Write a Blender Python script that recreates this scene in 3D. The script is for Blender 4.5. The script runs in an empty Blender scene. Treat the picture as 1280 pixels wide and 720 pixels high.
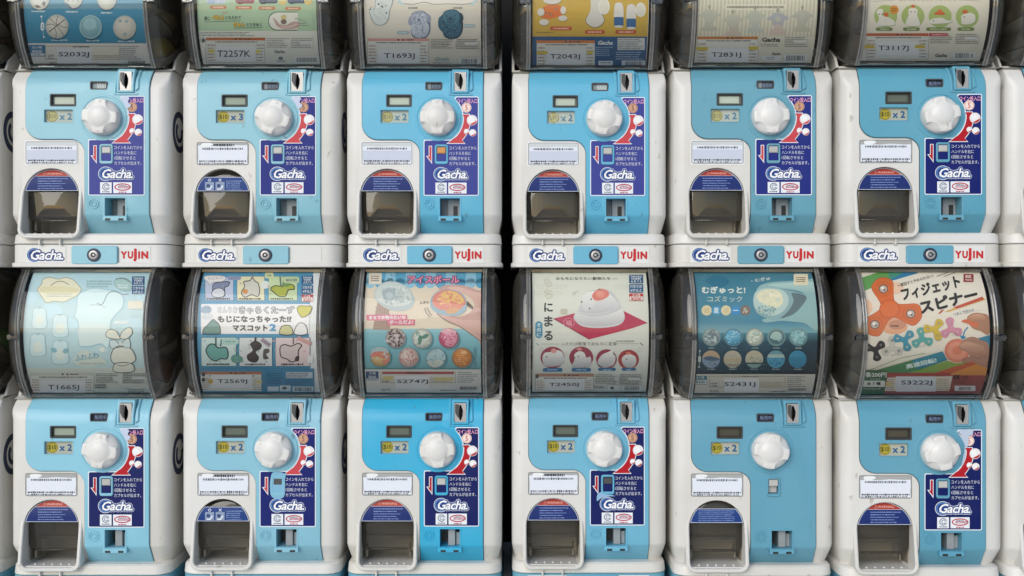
import bpy, bmesh, math, random
from mathutils import Vector, Matrix
from mathutils.geometry import tessellate_polygon

SC = bpy.context.scene
COL = SC.collection
R_ = math.radians
S = 0.00125            # metres per unit; machine drawings below are in these units
D = 1350.0             # camera distance from the fronts, in the same units
VB = 186.0             # machine base line below the knob centre
PITCH = 413.0          # one machine stands this far above the other
CAMZ = 387.0           # camera height above the ground
RND = random.Random(7)

# ------------------------------------------------------------------ camera, sky, sun, exposure
cam = bpy.data.cameras.new('camera')
cam.lens = 36.0 * D / 1280.0
cam.sensor_width = 36.0
cam.clip_start = 0.05
cam.clip_end = 500
camo = bpy.data.objects.new('camera', cam)
COL.objects.link(camo)
camo.location = (0, -D * S, CAMZ * S)
camo.rotation_euler = (R_(90), 0, 0)
SC.camera = camo

SUN_EL, SUN_AZ = R_(26), R_(207)
w = bpy.data.worlds.new('World'); SC.world = w; w.use_nodes = True
nt = w.node_tree
sky = nt.nodes.new('ShaderNodeTexSky'); sky.sky_type = 'NISHITA'; sky.sun_disc = False
sky.sun_elevation = SUN_EL; sky.sun_rotation = SUN_AZ
sky.air_density = 1.0; sky.dust_density = 1.2; sky.ozone_density = 1.0
bg = nt.nodes['Background']; bg.inputs['Strength'].default_value = 0.115
nt.links.new(sky.outputs[0], bg.inputs[0])

sl = bpy.data.lights.new('sun', 'SUN'); sl.energy = 1.5; sl.angle = R_(44); sl.color = (1, 0.992, 0.978)
so = bpy.data.objects.new('sun', sl); COL.objects.link(so)
sd = Vector((math.sin(SUN_AZ) * math.cos(SUN_EL), math.cos(SUN_AZ) * math.cos(SUN_EL), math.sin(SUN_EL)))
so.rotation_euler = sd.to_track_quat('Z', 'Y').to_euler()
SC.view_settings.view_transform = 'Standard'
SC.view_settings.look = 'None'
SC.view_settings.gamma = 1
SC.view_settings.exposure = 0.1
SC.cycles.max_bounces = 10
SC.cycles.transparent_max_bounces = 16
SC.cycles.use_denoising = True

# ------------------------------------------------------------------ colours and materials
def s2l(c):
    c = max(0.0, min(255.0, c)) / 255.0
    return c / 12.92 if c <= 0.04045 else ((c + 0.055) / 1.055) ** 2.4
def rgb(c, gain=1.0):
    if isinstance(c, str):
        c = c.lstrip('#'); c = tuple(int(c[i:i + 2], 16) for i in (0, 2, 4))
    return tuple(min(0.86, s2l(v) * gain) for v in c[:3]) + (1.0,)

def newmat(name):
    m = bpy.data.materials.new(name); m.use_nodes = True
    return m, m.node_tree, m.node_tree.nodes['Principled BSDF']

def plastic(name, col, rough=0.4, dirt=None, dirt_amt=0.35, scale=6.0, objcol=False, bump=0.03, specks=None, spec=0.5, streak=True):
    """Moulded plastic: faint cloudy wear, small scuffs, soft orange-peel bump."""
    m, t, b = newmat(name)
    N = t.nodes.new; L = t.links.new
    tc = N('ShaderNodeTexCoord')
    oi = N('ShaderNodeObjectInfo')
    add = N('ShaderNodeVectorMath'); add.operation = 'ADD'
    mul = N('ShaderNodeVectorMath'); mul.operation = 'SCALE'; mul.inputs['Scale'].default_value = 7.3
    cmb = N('ShaderNodeCombineXYZ')
    for k in range(3): L(oi.outputs['Random'], cmb.inputs[k])
    L(cmb.outputs[0], mul.inputs[0])
    L(tc.outputs['Object'], add.inputs[0]); L(mul.outputs[0], add.inputs[1])
    n1 = N('ShaderNodeTexNoise'); n1.inputs['Scale'].default_value = scale; n1.inputs['Detail'].default_value = 6
    n1.inputs['Roughness'].default_value = 0.62
    L(add.outputs[0], n1.inputs['Vector'])
    r1 = N('ShaderNodeValToRGB'); r1.color_ramp.elements[0].position = 0.42; r1.color_ramp.elements[1].position = 0.78
    L(n1.outputs['Fac'], r1.inputs[0])
    k = N('ShaderNodeMath'); k.operation = 'MULTIPLY'; k.inputs[1].default_value = dirt_amt
    L(r1.outputs[0], k.inputs[0])
    ka = N('ShaderNodeMath'); ka.operation = 'MULTIPLY_ADD'; ka.use_clamp = True; ka.inputs[1].default_value = 0.22   # some pieces have aged more than others
    L(oi.outputs['Random'], ka.inputs[0]); L(k.outputs[0], ka.inputs[2])
    mx = N('ShaderNodeMix'); mx.data_type = 'RGBA'
    L(ka.outputs[0], mx.inputs[0])
    if objcol:
        L(oi.outputs['Color'], mx.inputs[6])
    else:
        mx.inputs[6].default_value = col
    mx.inputs[7].default_value = dirt or tuple(c * 0.75 for c in col[:3]) + (1,)
    out = mx.outputs[2]
    if specks:
        n2 = N('ShaderNodeTexNoise'); n2.inputs['Scale'].default_value = 75; n2.inputs['Detail'].default_value = 3
        mp = N('ShaderNodeMapping'); mp.inputs['Scale'].default_value = (1.0, 1.0, 0.55)
        L(add.outputs[0], mp.inputs[0]); L(mp.outputs[0], n2.inputs['Vector'])
        r2 = N('ShaderNodeValToRGB'); r2.color_ramp.elements[0].position = 0.69; r2.color_ramp.elements[1].position = 0.745
        L(n2.outputs['Fac'], r2.inputs[0])
        k2 = N('ShaderNodeMath'); k2.operation = 'MULTIPLY'; k2.inputs[1].default_value = 0.55
        L(r2.outputs[0], k2.inputs[0])
        m2 = N('ShaderNodeMix'); m2.data_type = 'RGBA'
        L(k2.outputs[0], m2.inputs[0]); L(out, m2.inputs[6]); m2.inputs[7].default_value = specks
        out = m2.outputs[2]
    L(out, b.inputs['Base Color'])
    rr = N('ShaderNodeMapRange'); rr.inputs['To Min'].default_value = rough - 0.06; rr.inputs['To Max'].default_value = rough + 0.12
    L(n1.outputs['Fac'], rr.inputs[0]); L(rr.outputs[0], b.inputs['Roughness'])
    b.inputs['Specular IOR Level'].default_value = spec
    n3 = N('ShaderNodeTexNoise'); n3.inputs['Scale'].default_value = 900; n3.inputs['Detail'].default_value = 1
    L(add.outputs[0], n3.inputs['Vector'])
    bp = N('ShaderNodeBump'); bp.inputs['Strength'].default_value = bump; bp.inputs['Distance'].default_value = 0.0005
    L(n3.outputs['Fac'], bp.inputs['Height']); L(bp.outputs[0], b.inputs['Normal'])
    return m

def smoked(name, tint, rough=0.04, bump=0.02, ior=1.5, haze=0.0, hcol=(0.3, 0.27, 0.22)):
    """Clear smoked acrylic: transmitted light takes the tint, the surface mirrors the street."""
    m, t, b = newmat(name)
    t.nodes.remove(b)
    N = t.nodes.new; L = t.links.new
    tr = N('ShaderNodeBsdfTransparent')
    n = N('ShaderNodeTexNoise'); n.inputs['Scale'].default_value = 9; n.inputs['Detail'].default_value = 5
    tc = N('ShaderNodeTexCoord'); L(tc.outputs['Object'], n.inputs['Vector'])
    mx = N('ShaderNodeMix'); mx.data_type = 'RGBA'
    L(n.outputs['Fac'], mx.inputs[0])
    mx.inputs[6].default_value = tuple(c * 0.93 for c in tint) + (1,); mx.inputs[7].default_value = tuple(min(1, c * 1.04) for c in tint) + (1,)
    L(mx.outputs[2], tr.inputs[0])
    gl = N('ShaderNodeBsdfGlossy'); gl.inputs['Roughness'].default_value = rough
    bp = N('ShaderNodeBump'); bp.inputs['Strength'].default_value = bump; bp.inputs['Distance'].default_value = 0.01
    n2 = N('ShaderNodeTexNoise'); n2.inputs['Scale'].default_value = 14; n2.inputs['Detail'].default_value = 2
    L(tc.outputs['Object'], n2.inputs['Vector']); L(n2.outputs['Fac'], bp.inputs['Height']); L(bp.outputs[0], gl.inputs['Normal'])
    fr = N('ShaderNodeFresnel'); fr.inputs['IOR'].default_value = ior; L(bp.outputs[0], fr.inputs['Normal'])
    body = tr.outputs[0]
    if haze:      # fine scratches and dust; on drum ends it also paints in reflections
        df = N('ShaderNodeBsdfDiffuse'); df.inputs[0].default_value = hcol + (1,)
        n5 = N('ShaderNodeTexNoise'); n5.inputs['Scale'].default_value = 22; n5.inputs['Detail'].default_value = 6; L(tc.outputs['Object'], n5.inputs['Vector'])
        mr = N('ShaderNodeMapRange'); mr.inputs['From Min'].default_value = 0.3; mr.inputs['From Max'].default_value = 0.75; mr.inputs['To Min'].default_value = haze * 0.5; mr.inputs['To Max'].default_value = haze * 1.5
        L(n5.outputs['Fac'], mr.inputs[0])
        mh = N('ShaderNodeMixShader'); L(mr.outputs[0], mh.inputs[0]); L(tr.outputs[0], mh.inputs[1]); L(df.outputs[0], mh.inputs[2]); body = mh.outputs[0]
    ms = N('ShaderNodeMixShader'); L(fr.outputs[0], ms.inputs[0]); L(body, ms.inputs[1]); L(gl.outputs[0], ms.inputs[2])
    L(ms.outputs[0], t.nodes['Material Output'].inputs['Surface'])
    return m

def printed(name, rough=0.45, fade=0.12, spec=0.5):
    m, t, b = newmat(name)
    N = t.nodes.new; L = t.links.new
    at = N('ShaderNodeAttribute'); at.attribute_name = 'ink'
    tc = N('ShaderNodeTexCoord')
    n = N('ShaderNodeTexNoise'); n.inputs['Scale'].default_value = 18; n.inputs['Detail'].default_value = 6
    L(tc.outputs['Object'], n.inputs['Vector'])
    r = N('ShaderNodeValToRGB'); r.color_ramp.elements[0].position = 0.4; r.color_ramp.elements[1].position = 0.8
    L(n.outputs['Fac'], r.inputs[0])
    k = N('ShaderNodeMath'); k.operation = 'MULTIPLY'; k.inputs[1].default_value = fade; L(r.outputs[0], k.inputs[0])
    mx = N('ShaderNodeMix'); mx.data_type = 'RGBA'; L(k.outputs[0], mx.inputs[0]); L(at.outputs['Color'], mx.inputs[6])
    mx.inputs[7].default_value = (0.42, 0.43, 0.40, 1)
    L(mx.outputs[2], b.inputs['Base Color']); b.inputs['Roughness'].default_value = rough; b.inputs['Specular IOR Level'].default_value = spec
    return m

M = {}
M['white'] = plastic('aged_white_plastic', (0.70, 0.695, 0.675, 1), 0.38, (0.55, 0.52, 0.44, 1), 0.62, 5.0, specks=(0.33, 0.29, 0.22, 1))
M['knob'] = plastic('knob_plastic', (0.73, 0.73, 0.715, 1), 0.33, (0.60, 0.575, 0.52, 1), 0.35, 14.0, specks=(0.4, 0.37, 0.3, 1))
M['panel'] = plastic('blue_panel_plastic', (0.15, 0.45, 0.6, 1), 0.36, (0.22, 0.42, 0.50, 1), 0.22, 7.0, objcol=True, specks=(0.10, 0.2, 0.25, 1))
M['base_blue'] = plastic('pale_blue_plastic', (0.13, 0.38, 0.50, 1), 0.4, (0.2, 0.33, 0.38, 1), 0.3)
M['dark'] = plastic('black_plastic', (0.012, 0.012, 0.012, 1), 0.5, (0.03, 0.028, 0.025, 1), 0.5)
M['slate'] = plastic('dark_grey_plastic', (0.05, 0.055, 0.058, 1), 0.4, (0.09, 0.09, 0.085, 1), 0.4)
M['grey'] = plastic('grey_plastic', (0.30, 0.33, 0.35, 1), 0.4, (0.2, 0.21, 0.21, 1), 0.4, 20)
M['lever'] = plastic('lever_plastic', (0.5, 0.5, 0.48, 1), 0.4, (0.3, 0.29, 0.27, 1), 0.3, 25, objcol=True)
M['navy'] = plastic('navy_ink', (0.012, 0.022, 0.06, 1), 0.4, (0.03, 0.04, 0.07, 1), 0.4)
M['liner'] = plastic('drum_liner', (0.085, 0.074, 0.06, 1), 0.6, (0.13, 0.11, 0.085, 1), 0.6, 9)
M['wall'] = plastic('dark_wall_paint', (0.006, 0.006, 0.006, 1), 0.9, (0.012, 0.011, 0.010, 1), 0.5)
M['cover'] = smoked('smoked_cover', (0.985, 0.985, 0.975), 0.012, 0.012, 1.42)
M['ends'] = smoked('smoked_drum_end', (0.72, 0.68, 0.59), 0.02, 0.04, 1.7, 0.11, (0.27, 0.25, 0.21))
M['rim'] = smoked('smoked_rim', (0.55, 0.53, 0.48), 0.05, 0.05, 2.0, 0.5, (0.36, 0.35, 0.32))
M['flap'] = smoked('smoked_flap', (0.50, 0.46, 0.38), 0.03, 0.04, 1.65, 0.07, (0.3, 0.28, 0.24))
M['card'] = printed('printed_card', 0.5, 0.10)
M['sticker'] = printed('printed_sticker', 0.45, 0.02, 0.22)
m, t, b = newmat('worn_steel'); M['steel'] = m
b.inputs['Metallic'].default_value = 0.5; b.inputs['Roughness'].default_value = 0.4
n = t.nodes.new('ShaderNodeTexNoise'); n.inputs['Scale'].default_value = 120
r = t.nodes.new('ShaderNodeValToRGB'); r.color_ramp.elements[0].color = (0.30, 0.295, 0.29, 1); r.color_ramp.elements[1].color = (0.56, 0.55, 0.54, 1)
t.links.new(n.outputs['Fac'], r.inputs[0]); t.links.new(r.outputs[0], b.inputs['Base Color'])
m, t, b = newmat('concrete'); M['ground'] = m
n = t.nodes.new('ShaderNodeTexNoise'); n.inputs['Scale'].default_value = 3; n.inputs['Detail'].default_value = 8
r = t.nodes.new('ShaderNodeValToRGB'); r.color_ramp.elements[0].color = (0.66, 0.66, 0.64, 1); r.color_ramp.elements[1].color = (0.80, 0.80, 0.78, 1)
t.links.new(n.outputs['Fac'], r.inputs[0]); t.links.new(r.outputs[0], b.inputs['Base Color']); b.inputs['Roughness'].default_value = 0.85

# ------------------------------------------------------------------ mesh helpers (u right, v down from the knob, d away from the camera)
def P(u, v, d): return Vector((u * S, d * S, (VB - v) * S))

def link(name, me, parent=None, mat=None):
    o = bpy.data.objects.new(name, me); COL.objects.link(o)
    if parent: o.parent = parent
    if mat and not me.materials: me.materials.append(mat)
    return o

def finish(bm, name, mats, smooth=35):
    bmesh.ops.remove_doubles(bm, verts=bm.verts, dist=1e-7)
    bmesh.ops.recalc_face_normals(bm, faces=bm.faces)
    me = bpy.data.meshes.new(name); bm.to_mesh(me); bm.free()
    for mm in (mats if isinstance(mats, (list, tuple)) else [mats]): me.materials.append(mm)
    if smooth:
        for p in me.polygons: p.use_smooth = True
        me.set_sharp_from_angle(angle=R_(smooth))
    return me

def rounded(pts, seg=7):
    """pts: (u, v, radius) polygon -> outline with round corners."""
    out = []; n = len(pts)
    for i, (x, y, r) in enumerate(pts):
        if r <= 0: out.append((x, y)); continue
        p = Vector((x, y)); a = (Vector(pts[i - 1][:2]) - p).normalized(); c = (Vector(pts[(i + 1) % n][:2]) - p).normalized()
        ang = math.acos(max(-1, min(1, a.dot(c)))); dist = r / math.tan(ang / 2)
        o = p + (a + c).normalized() * (r / math.sin(ang / 2))
        s = p + a * dist; e = p + c * dist
        a0 = math.atan2(s.y - o.y, s.x - o.x); a1 = math.atan2(e.y - o.y, e.x - o.x)
        da = (a1 - a0 + math.pi) % (2 * math.pi) - math.pi
        for k in range(seg + 1):
            t_ = a0 + da * k / seg
            out.append((o.x + r * math.cos(t_), o.y + r * math.sin(t_)))
    return out
def rrect(x0, y0, x1, y1, r=2.0, seg=5): return rounded([(x0, y0, r), (x1, y0, r), (x1, y1, r), (x0, y1, r)], seg)
def circle(cx, cy, rx, ry=None, n=32): ry = ry or rx; return [(cx + rx * math.cos(2 * math.pi * k / n), cy + ry * math.sin(2 * math.pi * k / n)) for k in range(n)]
def area(pts): return 0.5 * sum(pts[i - 1][0] * pts[i][1] - pts[i][0] * pts[i - 1][1] for i in range(len(pts)))
def inset(pts, b):
    """Move a closed outline inwards by b."""
    s = 1 if area(pts) > 0 else -1; n = len(pts); out = []
    for i in range(n):
        p0, p1, p2 = Vector(pts[i - 1]), Vector(pts[i]), Vector(pts[(i + 1) % n])
        e1 = (p1 - p0); e2 = (p2 - p1)
        if e1.length < 1e-6: e1 = e2
        if e2.length < 1e-6: e2 = e1
        n1 = Vector((-e1.y, e1.x)).normalized() * s; n2 = Vector((-e2.y, e2.x)).normalized() * s
        mm = (n1 + n2); mm = mm.normalized() if mm.length > 1e-6 else n1
        q = p1 + mm * (b / max(0.4, mm.dot(n1)))
        out.append((q.x, q.y))
    return out

def add_prism(bm, outline, d0, d1, bevel=0.0, cap_back=True, mi=0):
    rings = []
    if bevel: rings.append(([P(u, v, d0) for u, v in inset(outline, bevel)]))
    rings.append([P(u, v, d0 + bevel) for u, v in outline])
    rings.append([P(u, v, d1) for u, v in outline])
    R = [[bm.verts.new(p) for p in ring] for ring in rings]
    fs = [bm.faces.new(R[0])]
    if cap_back: fs.append(bm.faces.new(list(reversed(R[-1]))))
    n = len(outline)
    for a, c in zip(R[:-1], R[1:]):
        for i in range(n):
            fs.append(bm.faces.new((a[i], c[i], c[(i + 1) % n], a[(i + 1) % n])))
    for f in fs: f.material_index = mi
    return fs

def add_ring(bm, outer, inner, d0, d1, bevel=0.6, mi=0):
    """Frame between two outlines with equal point counts."""
    n = len(outer)
    loops = [[P(u, v, d1) for u, v in outer], [P(u, v, d0 + bevel) for u, v in outer], [P(u, v, d0) for u, v in inset(outer, bevel)],
             [P(u, v, d0) for u, v in inset(inner, -bevel)], [P(u, v, d0 + bevel) for u, v in inner], [P(u, v, d1) for u, v in inner]]
    R = [[bm.verts.new(p) for p in l] for l in loops]
    for k in range(6):
        a, c = R[k], R[(k + 1) % 6]
        for i in range(n):
            f = bm.faces.new((a[i], c[i], c[(i + 1) % n], a[(i + 1) % n])); f.material_index = mi

def add_lathe(bm, cu, cv, prof, n=40, mi=0):
    """Revolve (radius, d) about the line through (cu, cv) pointing at the viewer."""
    R = []
    for r, d in prof:
        if r <= 1e-6: R.append([bm.verts.new(P(cu, cv, d))])
        else: R.append([bm.verts.new(P(cu + r * math.cos(2 * math.pi * k / n), cv + r * math.sin(2 * math.pi * k / n), d)) for k in range(n)])
    for a, c in zip(R[:-1], R[1:]):
        for i in range(n):
            j = (i + 1) % n
            if len(a) == 1 and len(c) == 1: continue
            if len(a) == 1: f = bm.faces.new((a[0], c[i], c[j]))
            elif len(c) == 1: f = bm.faces.new((a[i], c[0], a[j]))
            else: f = bm.faces.new((a[i], c[i], c[j], a[j]))
            f.material_index = mi

def add_box(bm, u0, u1, v0, v1, d0, d1, bevel=0.0, mi=0):
    return add_prism(bm, [(u0, v0), (u1, v0), (u1, v1), (u0, v1)], d0, d1, bevel, True, mi)

def cut(me, cutter_bm):
    """Boolean difference, baked into a new mesh."""
    bmesh.ops.recalc_face_normals(cutter_bm, faces=cutter_bm.faces)
    cm = bpy.data.meshes.new('cutter'); cutter_bm.to_mesh(cm); cutter_bm.free()
    a = bpy.data.objects.new('tmp_a', me); c = bpy.data.objects.new('tmp_c', cm)
    COL.objects.link(a); COL.objects.link(c)
    md = a.modifiers.new('b', 'BOOLEAN'); md.operation = 'DIFFERENCE'; md.object = c; md.solver = 'EXACT'
    dg = bpy.context.evaluated_depsgraph_get()
    res = bpy.data.meshes.new_from_object(a.evaluated_get(dg), depsgraph=dg)
    bpy.data.objects.remove(a); bpy.data.objects.remove(c); bpy.data.meshes.remove(cm)
    for p in res.polygons: p.use_smooth = True
    res.set_sharp_from_angle(angle=R_(28))
    return res

# ------------------------------------------------------------------ printing: flat coloured shapes laid in thin layers on a sheet
_tc = {}
def glyphs(s, bold=0.0, shear=0.0, space=1.0):
    key = (s, bold, shear, space)
    if key in _tc: return _tc[key]
    cu = bpy.data.curves.new('t', 'FONT'); cu.body = s; cu.size = 1.0; cu.offset = bold; cu.shear = shear; cu.space_character = space
    cu.resolution_u = 2; cu.fill_mode = 'FRONT'
    o = bpy.data.objects.new('t', cu); COL.objects.link(o)
    dg = bpy.context.evaluated_depsgraph_get(); oe = o.evaluated_get(dg); me = oe.to_mesh()
    vs = [(v.co.x, v.co.y) for v in me.vertices]; fs = [tuple(p.vertices) for p in me.polygons]
    oe.to_mesh_clear(); bpy.data.objects.remove(o); bpy.data.curves.remove(cu)
    if vs:
        x0 = min(v[0] for v in vs); x1 = max(v[0] for v in vs); y0 = min(v[1] for v in vs); y1 = max(v[1] for v in vs)
    else: x0 = y0 = 0; x1 = y1 = 1
    _tc[key] = (vs, fs, (x0, y0, x1, y1))
    return _tc[key]

def spline(pts, seg=6, closed=True):
    out = []; n = len(pts)
    for i in range(n if closed else n - 1):
        p0, p1, p2, p3 = (Vector(pts[(i + k) % n]) if closed else Vector(pts[max(0, min(n - 1, i + k))]) for k in (-1, 0, 1, 2))
        for k in range(seg):
            t = k / seg
            q = 0.5 * ((2 * p1) + (p2 - p0) * t + (2 * p0 - 5 * p1 + 4 * p2 - p3) * t * t + (3 * p1 - p0 - 3 * p2 + p3) * t ** 3)
            out.append((q.x, q.y))
    if not closed: out.append(tuple(pts[-1]))
    return out

class Sheet:
    """A printed sheet. conv turns the drawing's coordinates into (u, v)."""
    def __init__(self, conv=None, gain=1.0, step=0.02):
        self.bm = bmesh.new(); self.ink = self.bm.loops.layers.float_color.new('ink')
        self.conv = conv or (lambda x, y: (x, y)); self.z = 0; self.gain = gain; self.step = step; self.rnd = random.Random(3)
    def tri(self, pts, faces, col):
        vs = []
        for i, (x, y) in enumerate(pts):
            u, v = self.conv(x, y); vs.append(self.bm.verts.new((u, v, self.z * self.step)))
        for f in faces:
            try: fc = self.bm.faces.new([vs[k] for k in f])
            except ValueError: continue
            for k, lp in zip(f, fc.loops):
                lp[self.ink] = col[k] if isinstance(col, list) else col
    def poly(self, pts, col, holes=(), up=True):
        if up: self.z += 1
        loops = [pts] + list(holes); flat = [p for l in loops for p in l]
        tr = tessellate_polygon([[Vector((x, y, 0)) for x, y in l] for l in loops])
        self.tri(flat, tr, rgb(col, self.gain))
    def grad(self, x0, y0, x1, y1, c0, c1, horiz=False):
        self.z += 1
        a, c = rgb(c0, self.gain), rgb(c1, self.gain)
        cols = [a, c, c, a] if horiz else [a, a, c, c]
        self.tri([(x0, y0), (x1, y0), (x1, y1), (x0, y1)], [(0, 1, 2, 3)], cols)
    def orb(self, cx, cy, rx, ry, c0, c1, hx=-0.3, hy=-0.3, n=28):
        """Printed picture of a round thing: light middle, darker edge."""
        self.z += 1; a, m_, b_ = rgb(c0, self.gain), None, rgb(c1, self.gain)
        m_ = tuple(a[k] * 0.62 + b_[k] * 0.38 for k in range(3)) + (1.0,)
        pts = [(cx + hx * rx, cy + hy * ry)]; cols = [a]
        for f, c in ((0.62, m_), (1.0, b_)):
            for k in range(n):
                q = 2 * math.pi * k / n; pts.append((cx + hx * rx * (1 - f) + f * rx * math.cos(q), cy + hy * ry * (1 - f) + f * ry * math.sin(q))); cols.append(c)
        fs = [(0, 1 + k, 1 + (k + 1) % n) for k in range(n)] + [(1 + k, 1 + n + k, 1 + n + (k + 1) % n, 1 + (k + 1) % n) for k in range(n)]
        self.tri(pts, fs, cols)
    def mottle(self, cx, cy, rx, ry, cols, n, size, seed=1):
        rr = random.Random(seed + int(cx * 7 + cy * 3))
        for k in range(n):
            a = rr.uniform(0, 6.283); q = math.sqrt(rr.random()) * 0.9; z = rr.uniform(0.5, 1.3) * size
            if k % 6 == 0: self.z += 0.5
            self.z += 0.08
            self.ell(cx + q * rx * math.cos(a), cy + q * ry * math.sin(a), z, z * rr.uniform(0.4, 0.9), rr.choice(cols), 7, rr.uniform(0, 180), up=False)
    def gblob(self, pts, c0, c1, edge=None, ew=0.5):
        """Smooth shape printed in a tone that runs from c0 at its top to c1 at its foot."""
        o = spline(pts)
        if edge: self.poly(o, edge); o = inset(o, ew)
        self.z += 1; y0 = min(p[1] for p in o); y1 = max(p[1] for p in o); a, b_ = rgb(c0, self.gain), rgb(c1, self.gain)
        cols = [tuple(a[k] + (b_[k] - a[k]) * (p[1] - y0) / max(1e-6, y1 - y0) for k in range(3)) + (1.0,) for p in o]
        self.tri(o, tessellate_polygon([[Vector((x, y, 0)) for x, y in o]]), cols)
    def grad4(self, x0, y0, x1, y1, *cs):
        self.z += 1; self.tri([(x0, y0), (x1, y0), (x1, y1), (x0, y1)], [(0, 1, 2, 3)], [rgb(c, self.gain) for c in cs])
    def rect(self, x0, y0, x1, y1, col, r=0, up=True): self.poly(rrect(x0, y0, x1, y1, r) if r else [(x0, y0), (x1, y0), (x1, y1), (x0, y1)], col, up=up)
    def frame(self, x0, y0, x1, y1, w_, col, r=0):
        o = rrect(x0, y0, x1, y1, max(r, 0.2)); i = rrect(x0 + w_, y0 + w_, x1 - w_, y1 - w_, max(r - w_, 0.1))
        self.poly(o, col, holes=[i])
    def ell(self, cx, cy, rx, ry=None, col='#fff', n=28, rot=0, up=True):
        ry = ry or rx; ca, sa = math.cos(R_(rot)), math.sin(R_(rot))
        self.poly([(cx + x * ca - y * sa, cy + x * sa + y * ca) for x, y in circle(0, 0, rx, ry, n)], col, up=up)
    def ringe(self, cx, cy, rx, ry, w_, col, n=32):
        self.poly(circle(cx, cy, rx, ry, n), col, holes=[circle(cx, cy, rx - w_, ry - w_, n)])
    def blob(self, pts, col, edge=None, ew=0.8):
        o = spline(pts)
        if edge:
            self.poly(o, edge); self.poly(inset(o, ew * 1.35), col)
        else: self.poly(o, col)
    def line(self, pts, w_, col, smooth=False, up=True):
        if smooth: pts = spline(pts, 6, False)
        a, b_ = [], []
        for i, p in enumerate(pts):
            p = Vector(p); q0 = Vector(pts[max(0, i - 1)]); q1 = Vector(pts[min(len(pts) - 1, i + 1)])
            t = (q1 - q0); t = t.normalized() if t.length else Vector((1, 0)); nn = Vector((-t.y, t.x)) * (w_ / 2)
            a.append(tuple(p + nn)); b_.append(tuple(p - nn))
        if up: self.z += 1
        n = len(pts)
        self.tri(a + b_, [(i, i + 1, n + i + 1, n + i) for i in range(n - 1)], rgb(col, self.gain))
    def text(self, s, x0, y0, x1, y1, col, bold=0.0, shear=0.0, ang=0.0, space=1.0):
        """Fit the writing into the box; ang turns it (degrees, anticlockwise) about the box's lower left corner."""
        self.z += 1
        vs, fs, (a, b_, c, d_) = glyphs(s, 0.0, shear, space)
        if not vs: return
        if bold > 0.012:
            k0 = len(_tc); n = 6 if bold < 0.05 else 10
            W, H = (x1 - x0), (y1 - y0); sx = W / (c - a + 2 * bold); sy = H / (d_ - b_ + 2 * bold)
            for k in range(n):
                ox = bold * math.cos(2 * math.pi * k / n + 0.3); oy = bold * math.sin(2 * math.pi * k / n + 0.3)
                self._put(vs, fs, (a, b_), sx, sy, x0, y1, bold + ox, bold + oy, ang, col); self.z += 0.3
            self._put(vs, fs, (a, b_), sx, sy, x0, y1, bold, bold, ang, col); self.z += 0.4
            return
        self._put(vs, fs, (a, b_), (x1 - x0) / max(1e-6, c - a), (y1 - y0) / max(1e-6, d_ - b_), x0, y1, 0, 0, ang, col)
        return
    def _put(self, vs, fs, o, sx, sy, x0, y1, ox, oy, ang, col):
        ca, sa = math.cos(R_(ang)), math.sin(R_(ang)); pts = []
        for x, y in vs:
            px = (x - o[0] + ox) * sx; py = (y - o[1] + oy) * sy
            pts.append((x0 + px * ca - py * sa, y1 - px * sa - py * ca))
        self.tri(pts, fs, rgb(col, self.gain))
    def outlined(self, s, x0, y0, x1, y1, col, edge, bold=0.02, ew=0.06, **k):
        g = glyphs(s, 0.0, k.get('shear', 0), k.get('space', 1.0))[2]; sx = (x1 - x0) / (g[2] - g[0]); sy = (y1 - y0) / (g[3] - g[1])
        self.text(s, x0 - ew * sx, y0 - ew * sy, x1 + ew * sx, y1 + ew * sy, edge, bold + ew, **k)
        self.text(s, x0, y0, x1, y1, col, bold, **k)
    def lines(self, x0, y0, x1, y1, rows, col, fill=0.45, ragged=0.2, dash=(0.5, 2.6), gap=(0.25, 0.6)):
        """Print too small to read: rows of short broken strokes."""
        self.z += 1
        h = (y1 - y0) / rows
        for k in range(rows):
            y = y0 + h * (k + 0.5); x = x0; end = x1 - (x1 - x0) * ragged * self.rnd.random()
            while x < end:
                l = self.rnd.uniform(*dash); l = min(l, end - x)
                hh = h * fill * self.rnd.uniform(0.7, 1.2) / 2
                self.tri([(x, y - hh), (x + l, y - hh), (x + l, y + hh), (x, y + hh)], [(0, 1, 2, 3)], rgb(col, self.gain))
                x += l + self.rnd.uniform(*gap)
    def barcode(self, x0, y0, x1, y1, col='#30383a'):
        self.z += 1; x = x0
        while x < x1:
            l = self.rnd.uniform(0.25, 0.9)
            self.tri([(x, y0), (min(x1, x + l), y0), (min(x1, x + l), y1), (x, y1)], [(0, 1, 2, 3)], rgb(col, self.gain))
            x += l + self.rnd.uniform(0.3, 0.8)
    def build(self, name, mat, dfun, base, clip=None, cuts=()):
        bm = self.bm
        def bis(co, no, clear=False):
            bmesh.ops.bisect_plane(bm, geom=bm.verts[:] + bm.edges[:] + bm.faces[:], dist=1e-5, plane_co=co, plane_no=no, clear_outer=clear)
        if clip:
            u0, v0, u1, v1 = clip
            bis((u0, 0, 0), (-1, 0, 0), True); bis((u1, 0, 0), (1, 0, 0), True); bis((0, v0, 0), (0, -1, 0), True); bis((0, v1, 0), (0, 1, 0), True)
        for v in cuts: bis((0, v, 0), (0, 1, 0))
        for vt in bm.verts:
            u, v, z = vt.co; vt.co = P(u, v, dfun(v) + base - z)
        bm.normal_update()
        for f in bm.faces:
            if f.normal.y > 0: f.normal_flip()
        me = bpy.data.meshes.new(name); bm.to_mesh(me); bm.free(); me.materials.append(mat)
        return me

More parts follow.
